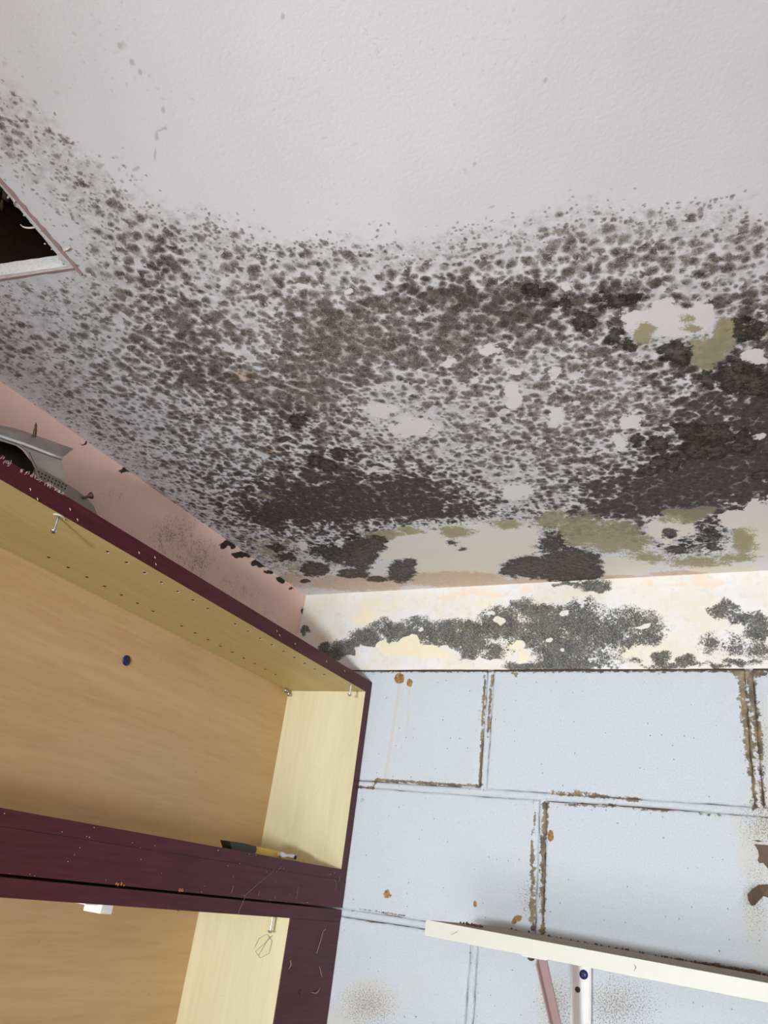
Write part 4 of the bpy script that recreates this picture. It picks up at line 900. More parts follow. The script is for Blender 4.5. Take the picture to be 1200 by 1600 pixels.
# ---- concrete block wall: backing, blocks one by one, tooled mortar joints
def wall_maps(o):
    po = origin(o); co = vco(o.data); uu, vv = co[:, 0] + po.x, co[:, 2] + po.z - ZC
    set_map(o.data, 'mapA', seg_field(uu, vv, BLOCK_LINES), ell_field(uu, vv, BLOCK_RUST), ell_field(uu, vv, BLOCK_TAN))
    set_map(o.data, 'mapB', ell_field(uu, vv, BLOCK_SPECK), seg_field(uu, vv, BLOCK_DRIP), 0 * uu)
wb = obj('wall_back', bx((-0.1, 0.009, -2.4), (2.6, 0.09, 0.0)), M['dirt'], kind='structure')
wall_maps(wb)
HJ = 0.0068                                     # half a joint
Z1, Z2, Z3, Z4 = BB - 0.001, -0.3994, -0.6244, -0.8494
def block(x0, x1, z0, z1, fine=True):
    """front face as a fine sheet with softened, slightly wandering edges, plus returns into the wall"""
    st = 0.0035 if fine else 0.03
    nx = max(2, int((x1 - x0) / st)); nz = max(2, int((z0 - z1) / st))
    bm = bmesh.new(); r = random.Random(int(x0 * 1000) * 7 + int(-z0 * 1000)); ph = [r.uniform(0, 6.28) for _ in range(8)]
    def wob(t, k): return 0.0007 * (math.sin(t * 41 + ph[k]) + 0.6 * math.sin(t * 113 + ph[k + 4]) + 0.4 * math.sin(t * 260 + ph[k]))
    rows = []
    for i in range(nx + 1):
        rr = []
        for k in range(nz + 1):
            a = i / nx; b = k / nz; x = x0 + (x1 - x0) * a; z = z0 + (z1 - z0) * b; y = 0.0
            if i == 0: x += wob(z, 0)
            if i == nx: x += wob(z, 1)
            if k == 0 and z0 < -0.2: z += wob(x, 2)
            if k == nz: z += wob(x, 3)
            e = min(x - x0, x1 - x, z0 - z, z - z1)
            if e < st * 0.6: y = 0.0016
            elif e < st * 1.6: y = 0.0003
            rr.append(bm.verts.new((x, y, z)))
        rows.append(rr)
    for i in range(nx):
        for k in range(nz): bm.faces.new((rows[i][k], rows[i][k + 1], rows[i + 1][k + 1], rows[i + 1][k]))
    rim = [rows[i][0] for i in range(nx + 1)] + [rows[nx][k] for k in range(1, nz + 1)] + [rows[i][nz] for i in range(nx - 1, -1, -1)] + [rows[0][k] for k in range(nz - 1, 0, -1)]
    bk_ = [bm.verts.new((q.co.x, 0.012, q.co.z)) for q in rim]
    for i in range(len(rim)):
        k = (i + 1) % len(rim); bm.faces.new((rim[i], rim[k], bk_[k], bk_[i]))
    o = obj('concrete_block', bm, M['block'], wb)
    wall_maps(o)
    for f in o.data.polygons: f.use_smooth = True
    return o
def bead(p, q, y=0.0035, r0=0.0062, n_=60, vert=False):
    bm = bmesh.new(); r = random.Random(int(p[0] * 997 + p[1] * 331)); ph = r.uniform(0, 6)
    rows = []
    for i in range(n_ + 1):
        t = i / n_; x = p[0] + (q[0] - p[0]) * t; z = p[1] + (q[1] - p[1]) * t
        w = 0.0006 * math.sin(t * 19 + ph) + 0.0003 * math.sin(t * 63 + ph); rr = r0 * (1 + 0.08 * math.sin(t * 31 + ph))
        ring = []
        for k in range(8):
            a = math.pi * k / 7; o_ = -math.cos(a) * rr + w; d = -math.sin(a) * 0.0042
            ring.append(bm.verts.new((x + o_, y + d, z) if vert else (x, y + d, z + o_)))
        rows.append(ring)
    for a, b in zip(rows, rows[1:]):
        for k in range(7): bm.faces.new((a[k], a[k + 1], b[k + 1], b[k])).smooth = True
    o = obj('mortar_joint', bm, M['mortar'], wb); wall_maps(o)
    for f in o.data.polygons: f.use_smooth = True
courses = [(Z1 + HJ, Z2, [0.0 - HJ, 0.4528, 0.9046, 1.356, 1.806, 2.257, 2.607]), (Z2, Z3, [-HJ, 0.1140, 0.5643, 1.014, 1.464, 1.914, 2.364, 2.607]),
           (Z3, Z4, [-HJ, 0.0040, 0.4553, 0.905, 1.355, 1.806, 2.257, 2.607]), (Z4, -1.0744, [-HJ, 0.1140, 0.5643, 1.014, 1.464, 1.914, 2.364, 2.607])]
z = -1.0744; k = 0
while z > -2.3:
    courses.append((z, max(z - 0.225, -2.4 - HJ), [-HJ, 0.2 + 0.22 * (k % 2), 0.65 + 0.22 * (k % 2), 1.1 + 0.22 * (k % 2), 1.55 + 0.22 * (k % 2), 2.0 + 0.22 * (k % 2), 2.607])); z -= 0.225; k += 1
for ci, (za, zb, js) in enumerate(courses):
    for a, b in zip(js, js[1:]):
        if b - a < 0.03: continue
        block(a + HJ, b - HJ, za - HJ, zb + HJ, ci < 3 and a < 0.95)
    for jx in js[1:-1]:
        if ci < 3: bead((jx, za - HJ * (0 if ci == 0 else 0.5)), (jx, zb + HJ * 0.5), vert=True)
    if ci < 4: bead((0.0, zb), (2.6, zb), n_=400)
# dark gap line between band and blocks
# peeling brown paint beside the right-hand joint
def flake(poly, lift):
    bm = bmesh.new(); c = Vector((sum(p[0] for p in poly) / len(poly), 0, sum(p[1] for p in poly) / len(poly)))
    f = [bm.verts.new((x, -0.0008 - lift * max(0, (c.x - x)) * 6 - 0.0006 * (i % 3), z)) for i, (x, z) in enumerate(poly)]
    b = [bm.verts.new((x, 0.0006, z)) for x, z in poly]; m = bm.verts.new((c.x, -0.002, c.z))
    for i in range(len(poly)):
        k_ = (i + 1) % len(poly); bm.faces.new((f[i], f[k_], m)); bm.faces.new((f[i], b[i], b[k_], f[k_]))
    bm.faces.new(b[::-1])
    obj('paint_flake', bm, M['flake'], wb)
flake([(0.894, -0.4468), (0.902, -0.447), (0.915, -0.4465), (0.938, -0.448), (0.94, -0.495), (0.915, -0.492), (0.9095, -0.479), (0.904, -0.472), (0.899, -0.473), (0.8965, -0.4695), (0.899, -0.464), (0.8985, -0.456)], 0.05)
flake([(0.8808, -0.5197), (0.887, -0.511), (0.896, -0.5035), (0.91, -0.5005), (0.935, -0.502), (0.94, -0.528), (0.915, -0.518), (0.897, -0.5168), (0.893, -0.521), (0.889, -0.531), (0.884, -0.5325), (0.882, -0.527)], 0.25)
flake([(0.8925, -0.4415), (0.9, -0.4405), (0.905, -0.442), (0.899, -0.4432)], 0.02)

# ---- floor
obj('floor', bx((0, -3.4, -2.45), (2.6, 0, -2.4)), M['concrete'], kind='structure')

# ================================================================== FASTENERS
def screw_bm(base, d, length, head=0.0052, shank=0.0021, thread=True, tip=False):
    """pan head at the far end of direction d from base"""
    bm = bmesh.new(); d = Vector(d).normalized(); prof = []
    L = length
    if tip: prof += [(-0.004, 0.0002)]
    prof.append((0, shank * (0.9 if tip else 1)))
    h = 0.0
    if thread:
        nth = max(3, int(L / 0.0022))
        for k in range(nth):
            h = L * (k + 0.5) / nth; prof.append((h - L / nth * 0.25, shank * 1.22)); prof.append((h + L / nth * 0.2, shank * 0.85))
    prof += [(L, shank * 0.9), (L + 0.0001, head * 0.98), (L + 0.0008, head), (L + 0.0018, head * 0.9), (L + 0.0030, head * 0.45), (L + 0.0033, 0.0002)]
    lathe(bm, base, d, prof, 16)
    # cross recess
    s = d.orthogonal().normalized(); u = d.cross(s)
    return bm, Vector(base) + d * (L + 0.0028), s, u, d
def screw(parent, base, d, length, mat, head=0.0052, shank=0.0021, name='screw', label=None, recess=True, thread=True, tip=False):
    bm, c, s, u, d = screw_bm(base, d, length, head, shank, thread, tip)
    o = obj(name, bm, mat, parent, label=label)
    if recess:
        t = bmesh.new()
        for a, b in ((s, u), (u, s)):
            q = [c + a * head * 0.5 + b * head * 0.12, c + a * head * 0.5 - b * head * 0.12, c - a * head * 0.5 - b * head * 0.12, c - a * head * 0.5 + b * head * 0.12]
            vs_ = [t.verts.new(p + d * 0.0006) for p in q]; v2 = [t.verts.new(p - d * 0.0008) for p in q]
            t.faces.new(vs_); t.faces.new(v2[::-1])
            for i in range(4): t.faces.new((vs_[i], v2[i], v2[(i + 1) % 4], vs_[(i + 1) % 4]))
        if o.parent and o.parent.parent is None: obj('cross_recess', t, M['darksteel'], o)
        else: t.free()
    return o

# ================================================================== CABINETS (burgundy fronts, maple melamine inside, doors taken off)
D = 0.1986; YE = -2.1
up = empty('wall_cabinet', (0.0, 0.0, -0.6170), 'upper open wall cabinet with burgundy edges and bare maple interior, hung under the mouldy ceiling', 'cabinet')
obj('top_panel', bx((0.001, YE, -0.2245), (D - 0.0012, -0.002, -0.2007)), M['maple_shaded'], up)
obj('side_panel', bx((0.001, -0.022, -0.5540), (D - 0.0012, -0.0015, -0.2247)), M['maple'], up)
obj('bottom_panel', bx((0.001, YE, -0.5720), (D - 0.0012, -0.002, -0.5542)), M['maple_shaded'], up)
obj('back_panel', bx((0.002, YE, -0.5540), (0.012, -0.0221, -0.2247)), M['maple_back'], up)
# burgundy edging, mitred look: one strip a panel
eb = bx((D - 0.0012, YE, -0.2245), (D + 0.0006, -0.0015, -0.2007), 0.0004); obj('edge_band', eb, M['burg'], up)
eb = bx((D - 0.0012, -0.022, -0.5540), (D + 0.0006, -0.0015, -0.2246), 0.0004); obj('edge_band', eb, M['burg'], up)
eb = bx((D - 0.0012, YE, -0.5716), (D + 0.0006, -0.0015, -0.5541), 0.0004); obj('edge_band', eb, M['burg'], up)
obj('front_rail', bx((D - 0.018, YE, -0.6170), (D + 0.0010, -0.0015, -0.5718), 0.0006), M['burg'], up)
obj('top_skin', bx((0.001, YE, -0.2007), (D, -0.002, -0.2000)), M['burg'], up, label='burgundy laminate on the top')
# shelf-pin holes: near-black discs for the shade inside, with a small raised lip
for row_x, mt in ((0.0595, 0), (0.1720, 1)):
    y = -0.088 if row_x < 0.1 else -0.088
    y = -0.7263
    k = 0
    yy_ = [-0.7263 + 0.0363 * i for i in range(17)]
    for yv in yy_:
        if -0.49 < yv < -0.47 or yv > -0.12: continue
        bm = bmesh.new(); lathe(bm, (row_x, yv, -0.2243), (0, 0, -1), [(0, 0.0026), (0.0005, 0.0026), (0.0006, 0.0023)], 10)
        obj('pin_hole', bm, M['void'], up)
        if row_x > 0.1:
            bm = bmesh.new(); tube(bm, [(row_x + 0.0028 * math.cos(a), yv + 0.0028 * math.sin(a), -0.2250) for a in [0.6 + 0.3 * q for q in range(7)]], 0.0005, 5)
            obj('chipped_lip', bm, M['cream'], up)
# screws
screw(up, (0.1895, -0.8289, -0.2240), (0.03, -0.01, -1), 0.0195, M['zinc'], 0.0042, 0.0016, label='chrome screw hanging through the top panel')
bm = bmesh.new(); tube(bm, [(0.1895 + 0.008 * math.cos(a), -0.8289 + 0.008 * math.sin(a), -0.2252) for a in [0.4 * q - 1.5 for q in range(8)]], 0.0009, 5); obj('split_wood', bm, M['cream'], up)
screw(up, (0.1900, -0.0700, -0.2240), (0.0, 0.02, -1), 0.0185, M['zinc'], 0.0045, 0.0017)
screw(up, (0.0200, -0.0330, -0.2240), (0.25, -0.2, -1), 0.0120, M['zinc'], 0.0048, 0.0018)
screw(up, (0.0180, -0.0440, -0.2240), (0.5, -0.3, -1), 0.0080, M['zinc'], 0.0045, 0.0018)
screw(up, (0.0120, -0.4905, -0.3005), (1, 0, 0), 0.0004, M['blue'], 0.0085, 0.003, label='blue painted cross-head screw', thread=False)
# frayed laminate and white shreds where the front edge has torn, by the metal offcut
bm = bmesh.new()
for k in range(70):
    t = rnd.random(); yv = -0.99 + 0.15 * t
    a = Vector((D + 0.0007, yv, -0.2015 - 0.010 * rnd.random() * (1 - t)))
    pts = [a, a + Vector((0.0012, rnd.uniform(-0.002, 0.002), rnd.uniform(0.0008, 0.003))), a + Vector((0.0009, rnd.uniform(-0.004, 0.004), rnd.uniform(0.001, 0.005)))]
    tube(bm, pts, [0.0003, 0.0003, 0.0001], 4)
obj('frayed_edge', bm, plain('frayed_foil', (0.50, 0.38, 0.36), 0.8, 0, 0.3, 400), up, kind='stuff')
bm = bmesh.new()
for (px_, pz) in ((-0.885, -0.216), (-0.872, -0.222), (-0.825, -0.212), (-0.81, -0.219), (-0.70, -0.215), (-0.67, -0.209), (-0.665, -0.217), (-0.36, -0.210), (-0.35, -0.214), (-0.30, -0.213), (-0.19, -0.211), (-0.12, -0.209)):
    a = Vector((D + 0.0008, px_, pz)); tube(bm, [a, a + Vector((0.001, 0.001, -0.0015)), a + Vector((0.0008, 0.0012, -0.003))], [0.0004, 0.0004, 0.0002], 5)
for k in range(46):
    zz_ = rnd.choice([rnd.uniform(-0.615, -0.575), rnd.uniform(-0.5715, -0.556), rnd.uniform(-0.6165, -0.612)])
    a = Vector((D + 0.0013, rnd.uniform(-0.8, -0.01), zz_)); lathe(bm, a, (1, 0, 0), [(-0.0008, 0.0003), (0, rnd.uniform(0.0002, 0.0006)), (0.0003, 0.0002)], 5)
obj('plaster_specks', bm, M['debris'], up, kind='stuff')
bm = bmesh.new()
for (yv, w) in ((-0.585, 0.004), (-0.575, 0.006), (-0.46, 0.005), (-0.465, 0.003)):
    for q in range(5): lathe(bm, (D + 0.0014, yv + rnd.uniform(-w, w) * 0.7, -0.6155 + rnd.uniform(-0.0008, 0.002)), (1, 0, 0), [(-0.001, 0.0004), (0, rnd.uniform(0.0008, 0.002)), (0.0008, 0.0004)], 6)
obj('rust_crumbs', bm, plain('orange_crumbs', (0.30, 0.12, 0.03), 0.9, 0, 0.4, 300), up, kind='stuff')
bm = bmesh.new()
def strand(pts, r=0.00035): tube(bm, pts, r * 0.55, 4)
strand([(D + 0.0014, -0.245, -0.574), (D + 0.003, -0.285, -0.595), (D + 0.0016, -0.31, -0.612), (D + 0.004, -0.325, -0.640)])
strand([(D + 0.0014, -0.225, -0.566), (D + 0.002, -0.240, -0.576)], 0.0004)
strand([(D + 0.0014, -0.345, -0.602), (D + 0.002, -0.348, -0.612)], 0.0004)
strand([(D + 0.0014, -0.275, -0.606), (D + 0.002, -0.277, -0.612)], 0.0004)
strand([(D + 0.0014, -0.165, -0.592), (D + 0.002, -0.165, -0.611)], 0.0003)
strand([(D + 0.0014, -0.045, -0.572), (D + 0.002, -0.035, -0.582), (D + 0.0014, -0.04, -0.590)], 0.0004)
strand([(D + 0.0014, -0.03, -0.566), (D + 0.002, -0.028, -0.574)], 0.0004)
strand([(D + 0.001, -0.265, -0.562), (D + 0.006, -0.155, -0.435), (D + 0.001, -0.028, -0.30)], 0.00010)
obj('cobweb', bm, M['web'], up, kind='stuff')

lo = empty('wall_cabinet', (0.0, 0.0, -1.05), 'lower open cabinet with a wide burgundy end stile, butted beneath the upper cabinet', 'cabinet')
LT, LB = -0.6203, -0.6385
YS = -0.172
obj('top_panel', bx((0.001, YE, LB), (D - 0.0012, -0.002, LT)), M['maple_shaded'], lo)
obj('edge_band', bx((D - 0.0012, YE, LB - 0.001), (D + 0.0006, -0.0015, LT), 0.0004), M['burg'], lo)
obj('side_panel', bx((0.001, YS, -1.03), (D - 0.0012, YS + 0.018, LB - 0.0002)), M['maple'], lo)
obj('edge_band', bx((D - 0.0012, YS, -1.05), (D + 0.0006, YS + 0.0195, LB - 0.0012), 0.0004), M['burg'], lo)
obj('end_stile', bx((D - 0.018, YS + 0.0198, -1.05), (D + 0.0006, -0.0015, LB - 0.0012), 0.0005), M['burg'], lo, label='wide burgundy filler panel against the block wall')
obj('back_panel', bx((0.002, YE, -1.03), (0.012, YS - 0.0002, LB - 0.0002)), M['maple_back'], lo)
obj('bottom_panel', bx((0.001, YE, -1.05), (D - 0.0012, YS + 0.018, -1.0302)), M['maple'], lo)
screw(lo, (0.1760, -0.1900, LB), (0.01, 0.0, -1), 0.0225, M['zinc'], 0.0043, 0.0016, label='chrome screw hanging through the top panel')
screw(lo, (0.0900, -0.3250, LB), (0.2, -0.1, -1), 0.0060, M['zinc'], 0.0045, 0.0018)
bm = bx((0.135, -0.566, LB - 0.0135), (0.165, -0.545, LB - 0.0008), 0.001); box(bm, (0.14, -0.59, LB - 0.005), (0.16, -0.566, LB - 0.0008), 0.0005)
obj('door_catch', bm, M['plastic'], lo, label='white plastic door catch')
bm = bmesh.new()
tube(bm, [(0.14, YS - 0.0006, -0.69), (0.146, YS - 0.002, -0.676), (0.16, YS - 0.001, -0.668), (0.172, YS - 0.002, -0.676), (0.170, YS - 0.001, -0.694), (0.155, YS - 0.002, -0.703), (0.143, YS - 0.001, -0.695), (0.158, YS - 0.002, -0.682), (0.171, YS - 0.001, -0.668)], 0.00035, 4)
tube(bm, [(0.15, YS - 0.0006, -0.70), (0.158, YS - 0.002, -0.686), (0.166, YS - 0.001, -0.67)], 0.0003, 4)
tube(bm, [(D + 0.001, -0.06, -0.655), (D + 0.003, -0.066, -0.668), (D + 0.002, -0.073, -0.69)], 0.0005, 4)
tube(bm, [(D + 0.001, -0.052, -0.652), (D + 0.002, -0.06, -0.655)], 0.0008, 4)
tube(bm, [(D + 0.001, -0.055, -0.71), (D + 0.003, -0.045, -0.725)], 0.0005, 4)
tube(bm, [(D + 0.001, -0.152, -0.70), (D + 0.002, -0.150, -0.707), (D + 0.001, -0.153, -0.712)], 0.0008, 5)
tube(bm, [(D + 0.001, -0.072, -0.747), (D + 0.003, -0.06, -0.749), (D + 0.002, -0.050, -0.747), (D + 0.001, -0.042, -0.741)], [0.0002, 0.0009, 0.0012, 0.0002], 5)
obj('cobweb', bm, M['web'], lo, kind='stuff')
bm = bmesh.new(); lathe(bm, (D + 0.0006, -0.105, -0.746), (1, 0, 0), [(0, 0.004), (0.0012, 0.003), (0.002, 0.0005)], 10); obj('dent', bm, M['burg'], lo)

# ================================================================== UTILITY KNIFE on the bottom of the upper cabinet
kn = empty('utility_knife', (0.155, -0.19, -0.5540), 'yellow and black utility knife lying on the bottom of the upper cabinet', 'knife')
ka = Vector((0.1560, -0.331, 0)); kb = Vector((0.1480, -0.075, 0)); kd = (kb - ka).normalized(); ks = Vector((-kd.y, kd.x, 0))
def kpoly(pts, w0, w1, bev=0.0008):
    """side outline (along, height) extruded across the knife"""
    bm = bmesh.new(); L = []
    for w in (w0, w1): L.append([bm.verts.new(ka + kd * a + ks * w + Vector((0, 0, -0.5540 + h))) for a, h in pts])
    bm.faces.new(L[0]); bm.faces.new(L[1][::-1])
    for i in range(len(pts)): bm.faces.new((L[0][i], L[1][i], L[1][(i + 1) % len(pts)], L[0][(i + 1) % len(pts)]))
    bmesh.ops.recalc_face_normals(bm, faces=bm.faces)
    bmesh.ops.bevel(bm, geom=list(bm.edges), offset=bev, segments=2, affect='EDGES')
    return bm
obj('grip_end', kpoly([(0.0, 0.0125), (0.012, 0.001), (0.080, 0.001), (0.083, 0.006), (0.080, 0.0125), (0.04, 0.0135)], -0.009, 0.009), M['black'], kn, label='black rubber end')
obj('handle', kpoly([(0.080, 0.0015), (0.215, 0.0015), (0.222, 0.004), (0.215, 0.010), (0.16, 0.0125), (0.080, 0.0125)], -0.008, 0.008), M['yellow'], kn)
obj('blade', kpoly([(0.215, 0.003), (0.252, 0.003), (0.258, 0.0045), (0.248, 0.0065), (0.215, 0.0075)], -0.0008, 0.0008, 0.0002), plain('dull_brass_blade', (0.45, 0.34, 0.15), 0.4, 0.6, 0.3, 120), kn)
obj('slider', kpoly([(0.150, 0.004), (0.165, 0.0035), (0.178, 0.006), (0.205, 0.005), (0.208, 0.010), (0.196, 0.0115), (0.175, 0.009), (0.160, 0.0115), (0.150, 0.010)], -0.0115, -0.0075, 0.0006), M['zinc'], kn, label='scratched steel slider')
bm = bmesh.new(); lathe(bm, ka + kd * 0.153 - ks * 0.0115 + Vector((0, 0, -0.5540 + 0.0075)), -ks, [(0, 0.0045), (0.001, 0.0045), (0.002, 0.003)], 12); obj('rivet', bm, M['zinc'], kn)
bm = bmesh.new(); lathe(bm, ka + kd * 0.204 - ks * 0.0115 + Vector((0, 0, -0.5540 + 0.007)), -ks, [(0, 0.0035), (0.001, 0.0035), (0.002, 0.002)], 12); obj('rivet', bm, M['black'], kn)

# ================================================================== METAL OFFCUT lying on the upper cabinet, screw through it
mo = empty('metal_offcut', (0.12, -0.86, -0.2000), 'torn galvanised metal angle lying on top of the upper cabinet with a screw poking upward', 'metal scrap')
def sheet(rowsets, t, nrm):
    bm = bmesh.new(); nrm = Vector(nrm).normalized() * t; A = [[bm.verts.new(Vector(p)) for p in r] for r in rowsets]; B = [[bm.verts.new(Vector(p) + nrm) for p in r] for r in rowsets]
    n0, n1 = len(A), len(A[0])
    for i in range(n0 - 1):
        for k_ in range(n1 - 1):
            bm.faces.new((A[i][k_], A[i][k_ + 1], A[i + 1][k_ + 1], A[i + 1][k_])); bm.faces.new((B[i][k_], B[i + 1][k_], B[i + 1][k_ + 1], B[i][k_ + 1]))
    for i in range(n0 - 1):
        for k_ in (0, n1 - 1): bm.faces.new((A[i][k_], A[i + 1][k_], B[i + 1][k_], B[i][k_]))
    for k_ in range(n1 - 1):
        for i in (0, n0 - 1): bm.faces.new((A[i][k_], A[i][k_ + 1], B[i][k_ + 1], B[i][k_]))
    return bm
rows = []
for i in range(13):
    t = i / 12; fold = Vector((0.15, -1.02, -0.1775)).lerp(Vector((0.15, -0.8233, -0.1319)), t); back = Vector((0.10, -1.0, -0.139)).lerp(Vector((0.10, -0.7748, -0.0831)), t)
    if 0.35 < t < 0.6: back.z -= 0.004 * math.sin((t - 0.35) / 0.25 * math.pi)
    bulge = 0.0022 * math.sin(t * 9)
    rows.append([back, back.lerp(fold, 0.35) + Vector((0, 0, bulge)), back.lerp(fold, 0.7) + Vector((0, 0, -bulge * 0.6)), back.lerp(fold, 0.9), fold + Vector((0.0008, 0, -0.0008)), fold + Vector((0.0006, 0.0004, -0.0040))])
obj('top_flange', sheet(rows, 0.0012, (-0.5, 0, 0.8)), M['galv'], mo, smooth=True)
LF = [(0.1505, -1.02, -0.1805), (0.1505, -0.913, -0.1560), (0.1505, -0.8233, -0.1345), (0.1502, -0.8190, -0.1400), (0.147, -0.8060, -0.1545), (0.148, -0.8230, -0.1605), (0.1495, -0.8380, -0.1645), (0.150, -0.8490, -0.1665), (0.150, -0.8580, -0.1590), (0.150, -0.8690, -0.1510), (0.150, -0.8880, -0.1485), (0.150, -0.9030, -0.1545), (0.150, -0.9200, -0.1640), (0.150, -1.02, -0.1900)]
obj('front_flange', slab(LF, (-1, 0, 0), 0.0012), M['galv'], mo)
bm = bmesh.new(); tube(bm, [Vector((0.1505, -1.02, -0.1785)).lerp(Vector((0.1505, -0.8233, -0.1329)), q / 10) + Vector((0.0004 * math.sin(q * 2.1), 0, 0.0005 * math.cos(q * 1.7))) for q in range(11)], 0.0021, 8); obj('fold_highlight', bm, plain('highlight_zinc', (0.86, 0.87, 0.88), 0.38, 0.55, 0.08, 60), mo, label='bright highlight along the fold, made as a pale tube')  # pale tube added as the highlight on the fold
bm = bmesh.new(); tube(bm, [(0.1508, -0.8880, -0.1490), (0.1508, -0.8720, -0.1520), (0.151, -0.8600, -0.1620), (0.152, -0.8500, -0.1715), (0.152, -0.846, -0.178)], 0.0009, 5); obj('rolled_lip', bm, M['galv'], mo)
obj('shade_plate', slab([(0.128, -1.03, -0.1995), (0.128, -0.825, -0.1995), (0.128, -0.825, -0.168), (0.128, -0.845, -0.150), (0.128, -0.865, -0.142), (0.128, -0.90, -0.140), (0.128, -1.03, -0.165)], (-1, 0, 0), 0.002), M['darksteel'], mo, label='black plate standing in for the shade behind the flange')  # dark plate added to paint the shadowed gap black
# the strap: a flat grey strip with punched dimples and a rounded end
bm = slab([(0.150, -0.856, -0.1995), (0.150, -0.854, -0.166), (0.150, -0.838, -0.1610), (0.150, -0.815, -0.1600), (0.150, -0.785, -0.1605), (0.150, -0.765, -0.1630), (0.150, -0.752, -0.1675), (0.150, -0.7445, -0.174), (0.150, -0.742, -0.182), (0.150, -0.742, -0.1995)], (-1, 0, 0), 0.0016)
obj('strap', bm, plain('dull_grey_strap', (0.30, 0.26, 0.24), 0.55, 0.5, 0.25, 70), mo)
bm = bmesh.new()
for q in range(9):
    for s_ in range(2): lathe(bm, (0.1502, -0.848 + 0.0055 * q, -0.167 - 0.0045 * s_ + 0.0005 * q), (1, 0, 0), [(0, 0.0013), (0.0006, 0.0009), (0.0008, 0.0002)], 6)
obj('dimples', bm, M['darksteel'], mo, kind='stuff')
bm = bmesh.new(); lathe(bm, (0.102, -0.838, -0.1055), (0.0, -0.25, 1), [(-0.006, 0.0018)] + [(0.00165 * q, (0.0026 if q % 2 else 0.0018) * (1 if q < 9 else 0.75)) for q in range(13)] + [(0.0235, 0.0004)], 12)
obj('screw', bm, M['rusty'], mo, label='screw poking up through the flange')
bm = bmesh.new(); d_ = Vector((0.2, 0.75, 0.65)).normalized(); b_ = Vector((0.1515, -0.775, -0.1665))
lathe(bm, b_, d_, [(0, 0.0014), (0.007, 0.0016), (0.009, 0.0022), (0.013, 0.0050), (0.0140, 0.0048), (0.0142, 0.001)], 12); obj('screw', bm, M['rusty'], mo, label='dark countersunk screw')

# ================================================================== SHELF on the block wall and its bracket
def tilt(x, z0): return z0 - 0.0272 * (x - 0.5086)
sh = empty('wall_shelf', (0.50, 0.0, -0.6320), 'cream-edged shelf with a dusty top fixed across the painted block wall', 'shelf')
def shelf_box(x0, x1, y0, y1, zt, zb, bev=0.0):
    bm = bmesh.new(); box(bm, (x0, y0, zb), (x1, y1, zt), bev)
    for v_ in bm.verts: v_.co.z -= 0.0272 * (v_.co.x - 0.5086)
    return bm
SF = -0.285
obj('board', shelf_box(0.489, 1.75, SF + 0.001, -0.001, -0.6105, -0.6290), M['cream'], sh)
obj('edge_strip', shelf_box(0.488, 1.75, SF - 0.001, SF + 0.001, -0.6098, -0.6295, 0.0003), M['cream'], sh, label='clean cream front edging')
obj('dust_layer', shelf_box(0.4895, 1.749, SF + 0.0015, -0.0012, -0.6100, -0.6106), M['dust'], sh, label='brown dust over the top')
bm = bmesh.new()
for k in range(210):
    x = 0.52 + 0.5 * rnd.random() if rnd.random() < 0.5 else rnd.gauss(0.86, 0.05)
    r_ = rnd.uniform(0.0005, 0.002) * (1.3 if x > 0.80 else 1)
    lathe(bm, (x, -rnd.uniform(0.003, 0.03), tilt(x, -0.6100) + r_ * 0.5), (rnd.uniform(-1, 1), rnd.uniform(-1, 1), 1), [(-r_, r_ * 0.3), (0, r_), (r_, r_ * 0.4)], 5)
for k in range(24):
    x = 0.508 + rnd.gauss(0.02, 0.01); r_ = rnd.uniform(0.0008, 0.002)
    lathe(bm, (x, -0.22 + rnd.uniform(-0.01, 0.01), tilt(x, -0.6100) + r_ * 1.4), (rnd.uniform(-1, 1), rnd.uniform(-1, 1), 1), [(-r_, r_ * 0.3), (0, r_), (r_, r_ * 0.4)], 5)
obj('crumbs', bm, M['dirt'], sh, kind='stuff')
bm = bmesh.new(); x = 0.765; yv = SF - 0.0012
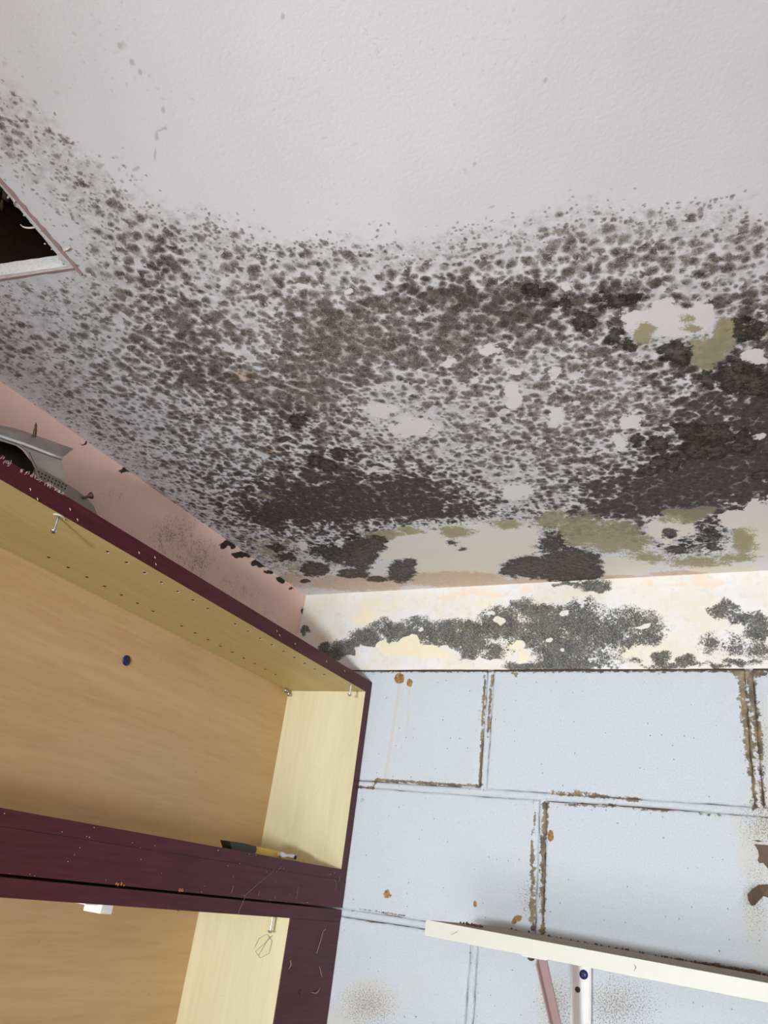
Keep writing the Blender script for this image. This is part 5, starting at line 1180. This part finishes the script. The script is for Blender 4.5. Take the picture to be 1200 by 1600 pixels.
tube(bm, [(x, yv, tilt(x, -0.616)), (x + 0.003, yv - 0.001, tilt(x, -0.619)), (x + 0.0005, yv, tilt(x, -0.6235))], [0.0002, 0.0005, 0.0002], 5); obj('cut_mark', bm, M['dirt'], sh)
bm = bmesh.new(); tube(bm, [(0.527, yv, tilt(0.527, -0.622)), (0.534, yv, tilt(0.534, -0.618)), (0.536, yv - 0.0005, tilt(0.536, -0.6165))], 0.0003, 5); obj('cut_mark', bm, M['dirt'], sh)

br = empty('shelf_bracket', (0.636, 0.0, -0.70), 'white steel bracket with a mauve diagonal brace holding up the cream shelf', 'bracket')
zt = tilt(0.636, -0.6292)
obj('shelf_arm', bx((0.618, -0.262, zt - 0.0030), (0.652, -0.004, zt - 0.0004), 0.0006), M['white'], br)
# folded channel on the wall
bm = bx((0.6185, -0.0032, -0.90), (0.6520, -0.0008, zt - 0.003), 0.0005)
box(bm, (0.6495, -0.0125, -0.90), (0.6520, -0.0008, zt - 0.006), 0.0008)
obj('wall_plate', bm, M['white'], br)
def brace():
    bm = bmesh.new(); a = Vector((0.6365, -0.232, zt - 0.003)); b = Vector((0.6365, -0.010, -0.845)); d = (b - a).normalized(); s = Vector((1, 0, 0)); nrm = d.cross(s)
    for (w0, w1, h0, h1) in ((-0.0065, 0.0065, -0.0012, 0.0012), (-0.0065, -0.0045, -0.0012, 0.010)):
        Q = [[p + s * w + nrm * h for w, h in ((w0, h0), (w1, h0), (w1, h1), (w0, h1))] for p in (a, b)]
        A = [bm.verts.new(q) for q in Q[0]]; B = [bm.verts.new(q) for q in Q[1]]
        bm.faces.new(A); bm.faces.new(B[::-1])
        for i in range(4): bm.faces.new((A[i], B[i], B[(i + 1) % 4], A[(i + 1) % 4]))
    return bm
obj('diagonal_brace', brace(), M['mauve'], br, label='mauve diagonal brace')
screw(br, (0.6385, -0.0030, -0.6575), (0, -1, 0), 0.0004, M['blue'], 0.0068, 0.003, label='blue painted cross-head screw', thread=False)
screw(br, (0.6295, -0.0030, -0.6790), (0, -1, 0), 0.0002, M['rusty'], 0.0042, 0.002, thread=False)
screw(br, (0.6260, -0.246, zt - 0.003), (0, 0, -1), 0.0006, M['rusty'], 0.0048, 0.002, thread=False)
